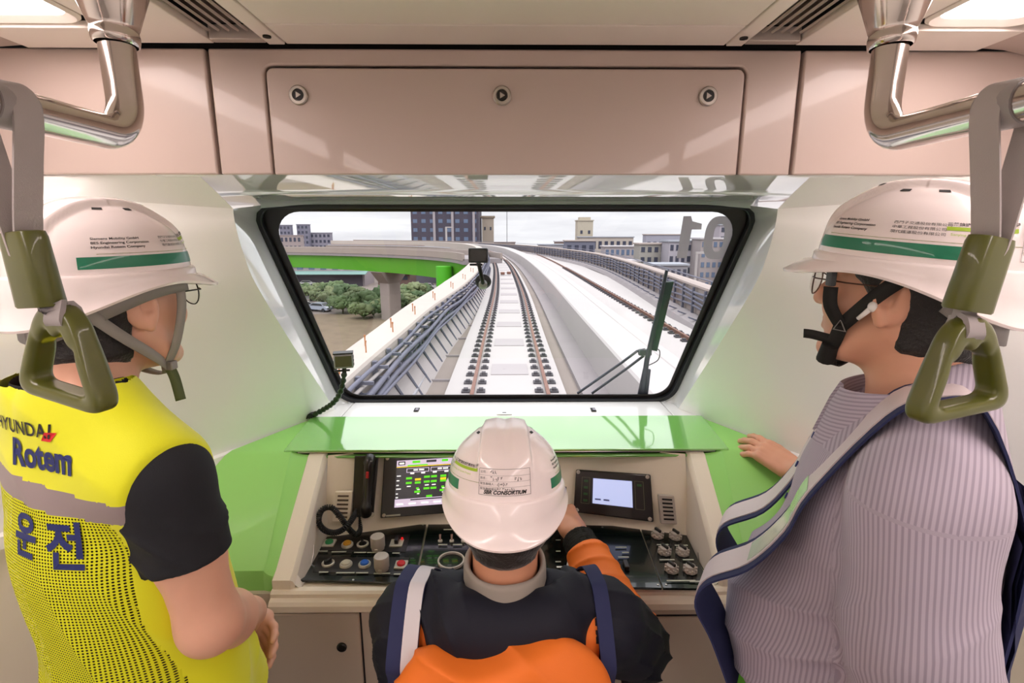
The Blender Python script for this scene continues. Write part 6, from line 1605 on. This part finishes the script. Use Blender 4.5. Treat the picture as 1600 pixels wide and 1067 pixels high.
# back panel of the vest, navy with a white strip
bk = [[toB(surf(x, z, False) + V3(0, -.004, 0)) for x in (-.19, -.15, -.08, 0, .08, .15)] for z in (.95, 1.05, 1.15, 1.25, 1.33, 1.38)]
bk2 = [[p + Vector(toB((0, -.004, 0)) - toB((0, 0, 0))) for p in r] for r in bk]
MB().grid(bk).grid(bk2).build('vest_back', M_navyc, pB, 60)
hB, twB = helmet(pB, toB(headB), RBw, 'white safety helmet with green reflective tape and black chin straps', s=1.03, back_label=True)
spectacles(pB, toB(headB), RBw, mat('frame_tortoise', '4A2A18', .3, var=.4, vscale=200))
b__ = hp(RBw, toB(headB)); M_bs = mat('strap_black', '15130F', .75); fwd = Vector(RBw @ np.array((0, 1, 0)))
for s_ in (-1, 1):
    jn = b__(s_ * .072, .046, -.058)
    MB().ribbon(spline([b__(s_ * .086, .066, -.002), b__(s_ * .083, .062, -.030), jn], 5), fwd, .019, .002).build('chin_strap', M_bs, hB, 180)
    MB().ribbon(spline([b__(s_ * .092, -.024, .030), b__(s_ * .090, .006, -.004), jn], 5), [Vector((0, 0, 1)) + fwd * .8] * 11, .020, .002).build('chin_strap', M_bs, hB, 180)
    MB().ribbon(spline([jn, b__(s_ * .068, .050, -.078), b__(s_ * .058, .058, -.105), b__(s_ * .03, .062, -.128)], 5), fwd, .019, .003).build('chin_strap', M_bs, hB, 180)
    MB().box(b__(s_ * .087, .068, .012), (.010, .012, .026)).build('strap_clip', mat('clip_slate', '4A4E50', .5), hB, bevel=.002)
    MB().box(b__(s_ * .093, -.028, .036), (.010, .016, .024)).build('strap_clip', mat('clip_slate', '4A4E50', .5), hB, bevel=.003)
    q = b__(s_ * .076, .046, -.058)
    MB().tube([q + Vector((0, 0, .010)) , q + fwd * .008 + Vector((0, 0, -.006)), q - fwd * .008 + Vector((0, 0, -.006))], .0014, 6, closed=True).build('strap_triangle', M_cradle, hB)
    MB().tube([b__(s_ * .064, .056, -.090), b__(s_ * .054, .062, -.118)], [.012, .013], 12).build('strap_adjuster', M_bs, hB, 60)
MB().ribbon(spline([b__(-.066, .054, -.082), b__(-.070, .080, -.080), b__(-.066, .096, -.082)], 4), Vector((0, 0, 1)), .014, .002).build('strap_tail', M_bs, hB, 180)
MB().ribbon(spline([b__(.03, .062, -.128), b__(0, .066, -.134), b__(-.03, .062, -.128)], 4), fwd, .022, .003).build('chin_strap', M_bs, hB, 180)
MB().ribbon(spline([b__(.070, -.070, .004), b__(.045, -.105, -.022), b__(0, -.122, -.034), b__(-.045, -.105, -.022), b__(-.070, -.070, .004)], 6), Vector((0, 0, 1)), .040, .003).build('cradle', M_cradle, hB, 180)
# white ear bud in the left ear
eb = b__(-.089, .008, -.020)
o = MB().sphere(eb, (.006, .007, .0075), 14, 10).build('ear_bud', mat('earbud_white', 'F0EEEA', .2, coat=.5), pB, 180)
MB().tube([eb, b__(-.090, .016, -.032), b__(-.088, .022, -.040)], [.0042, .0034, .0030], 10).build('ear_bud_stem', mat('earbud_white', 'F0EEEA', .2, coat=.5), o, 180)
trousers(pB, MB_, ((.09, 0, .90), (-.09, 0, .90), (0, 0.01, .93)), ((.10, .01, .50), (-.10, .01, .50)), ((.10, -.01, .10), (-.10, -.01, .10)), mat('trouser_black', '15151A', .8))

# ================================================================ MIDDLE PERSON: seated, orange jacket
pC, MC = person('seated person in an orange and navy jacket working the console', (-.004, .79, 0), 0)
toC = lambda q: MC @ Vector([float(v) for v in q])
headC = V3(0, .048, 1.248); RC = rot3(-.17, 0, 0)
neckC = V3(0, -.005, 1.09)
sCR, eCR, wCR = V3(.182, -.005, 1.048), V3(.268, .115, .888), V3(.180, .395, .962)
sCL, eCL, wCL = V3(-.168, -.005, 1.048), V3(-.178, .07, .82), V3(-.12, .28, .775)
HCR, HCL = frame_from((-.32, .80, .30), (.30, -.25, .85)), frame_from((.5, .8, -.2), (0, .2, 1))
chCR, chCL = hand_chains(1, [.75, .95, 1.0, 1.0], .7), hand_chains(-1, .5, .4)
def trunkC(P):
    d = ell(P, (0, -.01, .90), (.168, .118, .21))
    d = smin(d, ell(P, (0, -.02, .67), (.165, .122, .22)), .06)
    S = np.stack([np.abs(P[:, 0]), P[:, 1], P[:, 2]], 1)
    d = smin(d, cap(S, V3(0, -.015, 1.065), V3(.150, -.005, 1.048), .060, .056), .05)
    return d
def bodyC(P):
    d = near(P, headC, .19, lambda Q: head_field(tolocal(Q, headC, RC)))
    d = smin(d, cap(P, neckC, headC + V3(0, -.030, -.055), .058, .056), .022)
    d = smin(d, trunkC(P) + .014, .03)
    for a, b, c, H, ch, s_ in ((sCR, eCR, wCR, HCR, chCR, 1), (sCL, eCL, wCL, HCL, chCL, -1)):
        d = smin(d, armf(P, a, b, c, (.050, .046, .040, .041, .028)), .02)
        d = smin(d, near(P, c + H @ V3(0, .05, 0), .17, lambda Q: hand_field(tolocal(Q, c, H), s_, ch)), .012)
    return d
sdf_obj('body', bodyC, (-.38, -.22, .50), (.38, .56, 1.42), .0042, M_skinC, MC, pC)
sdf_obj('hair', lambda P: hair_field(tolocal(P, headC, RC), 1.0, -.058, 5.0), headC - .17, headC + .17, .0036, M_hair, MC, pC)
eyes(pC, toC(headC), RC)
def jacket(P):
    z = P[:, 2]
    d = trunkC(P) - .018 - .007 * folds(P, (.6, .3, .7), 50, 2.0)
    for a, b, c, s_ in ((sCR, eCR, wCR, 1), (sCL, eCL, wCL, -1)):
        ax = (c - b) / np.linalg.norm(c - b); e = b + (c - b) * .80
        sl = chain(P, [a, a * .5 + b * .5, b, e], [.064, .063, .061, .050], .03)
        t = (P - b) @ ax
        sl = sl - .0120 * folds(P, ax + V3(.3, 0, .4), 80, 6.0 + s_) - .002 * wob(P, 30, 6)
        sl = smax(sl, (P - e) @ ax, .006)
        d = smin(d, sl, .030)
    d = smax(d, -cap(P, V3(0, -.005, 1.09), V3(0, .02, 1.28), .070), .010)
    return smax(d, .52 - z, .01)
M_or = mat('jacket_orange', 'F27A22', .65, bump=.08, bscale=700); M_nv = mat('jacket_navy', '191B27', .7, bump=.08, bscale=700, spec=.3); M_blk = mat('cuff_black', '17160F', .85, bump=.3, bscale=500)
jk = sdf_obj('jacket', jacket, (-.38, -.24, .48), (.38, .50, 1.16), .005, None, MC, pC)
def pickj(c):
    x, y, z = c[:, 0], c[:, 1], c[:, 2]
    axr = (eCR - sCR) / np.linalg.norm(eCR - sCR); 
    fore = np.minimum(cap(c, eCR + (wCR - eCR) * .12, wCR, .062), cap(c, eCL + (wCL - eCL) * .12, wCL, .062)) < .012
    navy = (np.abs(x) > .150) | (y > -.03)
    low = ((c - eCR) @ V3(0, .2, -1) > .028) & (x > .1)
    low |= ((c - eCL) @ V3(0, .2, -1) > .03) & (x < -.1)
    return np.where(fore | low, 0, np.where(navy, 1, 0))
multi(jk, [M_or, M_nv], pickj)
for b, c in ((eCR, wCR), (eCL, wCL)):
    ax = (c - b) / np.linalg.norm(c - b); L = np.linalg.norm(c - b)
    cf = lambda P, b=b, c=c, ax=ax: smax(cap(P, b + ax * (L * .74), b + ax * (L * .95), .044, .041) - .002 * np.sin(((P - b) @ ax) * 900), (P - (b + ax * L * .97)) @ ax, .004)
    sdf_obj('cuff', cf, np.minimum(b, c) - .06, np.maximum(b, c) + .06, .004, M_blk, MC, jk)
# folded hood: navy inside rolled round the neck, orange bag hanging behind
def hood_in(P):
    S = np.stack([np.abs(P[:, 0]), P[:, 1], P[:, 2]], 1)
    d = chain(S, [V3(0, -.070, 1.098), V3(.070, -.066, 1.104), V3(.122, -.020, 1.100), V3(.120, .055, 1.082)], [.036, .040, .038, .026], .03)
    d = smin(d, ell(P, (0, -.075, 1.07), (.125, .045, .050)), .03)
    return d - .009 * folds(P, (1, .3, .3), 80, 3.0) * sstep(.02, .09, S[:, 0]) - .002 * wob(P, 40, 3)
sdf_obj('hood_lining', hood_in, (-.22, -.20, .94), (.22, .14, 1.18), .004, M_nv, MC, jk)
def hood_out(P):
    d = ell(P, (0, -.118, 1.020), (.168, .060, .105))
    d = smin(d, ell(P, (.0, -.110, .93), (.150, .05, .10)), .05)
    d = smax(d, P[:, 2] - (1.108 + .020 * sstep(.02, .16, P[:, 0]) - .028 * np.exp(-((P[:, 0] + .055) / .075) ** 2) + .010 * sstep(-.10, -.16, P[:, 0])), .014)
    return d - .012 * folds(P, (.5, .2, 1), 46, 8.0) - .002 * wob(P, 30, 8)
sdf_obj('hood', hood_out, (-.22, -.26, .78), (.22, .0, 1.16), .0045, M_or, MC, jk)
# grey inner collar
col = lambda P: smax(smax(cap(P, V3(0, -.012, 1.06), V3(0, .006, 1.150), .074, .072), -cap(P, V3(0, -.012, 1.02), V3(0, .010, 1.18), .0635, .0615), .004), P[:, 2] - 1.160 - .10 * (P[:, 1] + .07), .006) - .0015 * wob(P, 60)
sdf_obj('inner_collar', col, (-.10, -.11, 1.03), (.10, .11, 1.18), .003, mat('collar_grey', '9C9389', .85), MC, jk)
# vest straps over the jacket: white strip with navy edge at the left, navy binding at the right
def jsurf(x, z): return march(jacket, np.array([(x, -.5, z)], np.float32), V3(0, 1, 0))[0] + V3(0, -.016, 0)
def jtop(x, y): return march(jacket, np.array([(x, y, 1.3)], np.float32), V3(0, 0, -1))[0] + V3(0, 0, .016)
for s_, w0, w1 in ((-1, .052, .026), (1, .026, .0)):
    L = [jsurf(s_ * .165, z) for z in (.56, .66, .76, .86, .95, 1.01, 1.05)] + [jtop(s_ * .160, -.045), jtop(s_ * .156, -.01), jtop(s_ * .150, .03), jtop(s_ * .142, .06)]
    pts = spline([toC(p) for p in L], 5)
    o = MB().ribbon(pts, Vector((1, .25 * s_, 0)), w0, .003).build('safety_vest', M_navyc, pC, 60)
    if w1:
        p2 = [p + Vector((.012, -.0050, .0035)) for p in pts]
        MB().ribbon(p2, Vector((1, .25 * s_, 0)), w1, .002).build('reflective_strip', mat('vest_reflective_grey', 'D6D2D6', .4), o, 60)
hC, twC = helmet(pC, toC(headC), RC, 'white safety helmet with a name label on the back', back_label=True, s=1.0)
c__ = hp(RC, toC(headC))
for s_ in (-1, 1):
    MB().ribbon(spline([c__(s_ * .086, -.01, .012), c__(s_ * .084, .005, -.04), c__(s_ * .064, .03, -.090), c__(s_ * .02, .055, -.130), c__(0, .058, -.132)], 5), Vector((0, 1, 0)), .016, .002).build('chin_strap', M_sg, hC, 180)
trousers(pC, MC, ((.09, .02, .56), (-.09, .02, .56), (0, -.02, .58)), ((.12, .33, .53), (-.12, .33, .53)), ((.12, .22, .10), (-.12, .22, .10)), mat('trouser_navy', '23263A', .8))
# the stool that carries the driver
st_ = thing('driver_stool', 'low black stool under the seated person in the orange jacket', 'stool', (-.004, .78, 0))
MB().lathe([(0, .455), (.17, .455), (.18, .44), (.18, .405), (.165, .40), (0, .40)], (-.004, .80, 0), seg=32).build('seat', mat('stool_vinyl', '26242A', .5), st_, bevel=.006)
MB().lathe([(.03, 0.02), (.03, .40)], (-.004, .80, 0), seg=20).build('post', M_steel2, st_)
MB().lathe([(0, 0), (.17, 0), (.17, .012), (.04, .03), (0, .03)], (-.004, .80, 0), seg=32).build('base', M_blackp, st_)
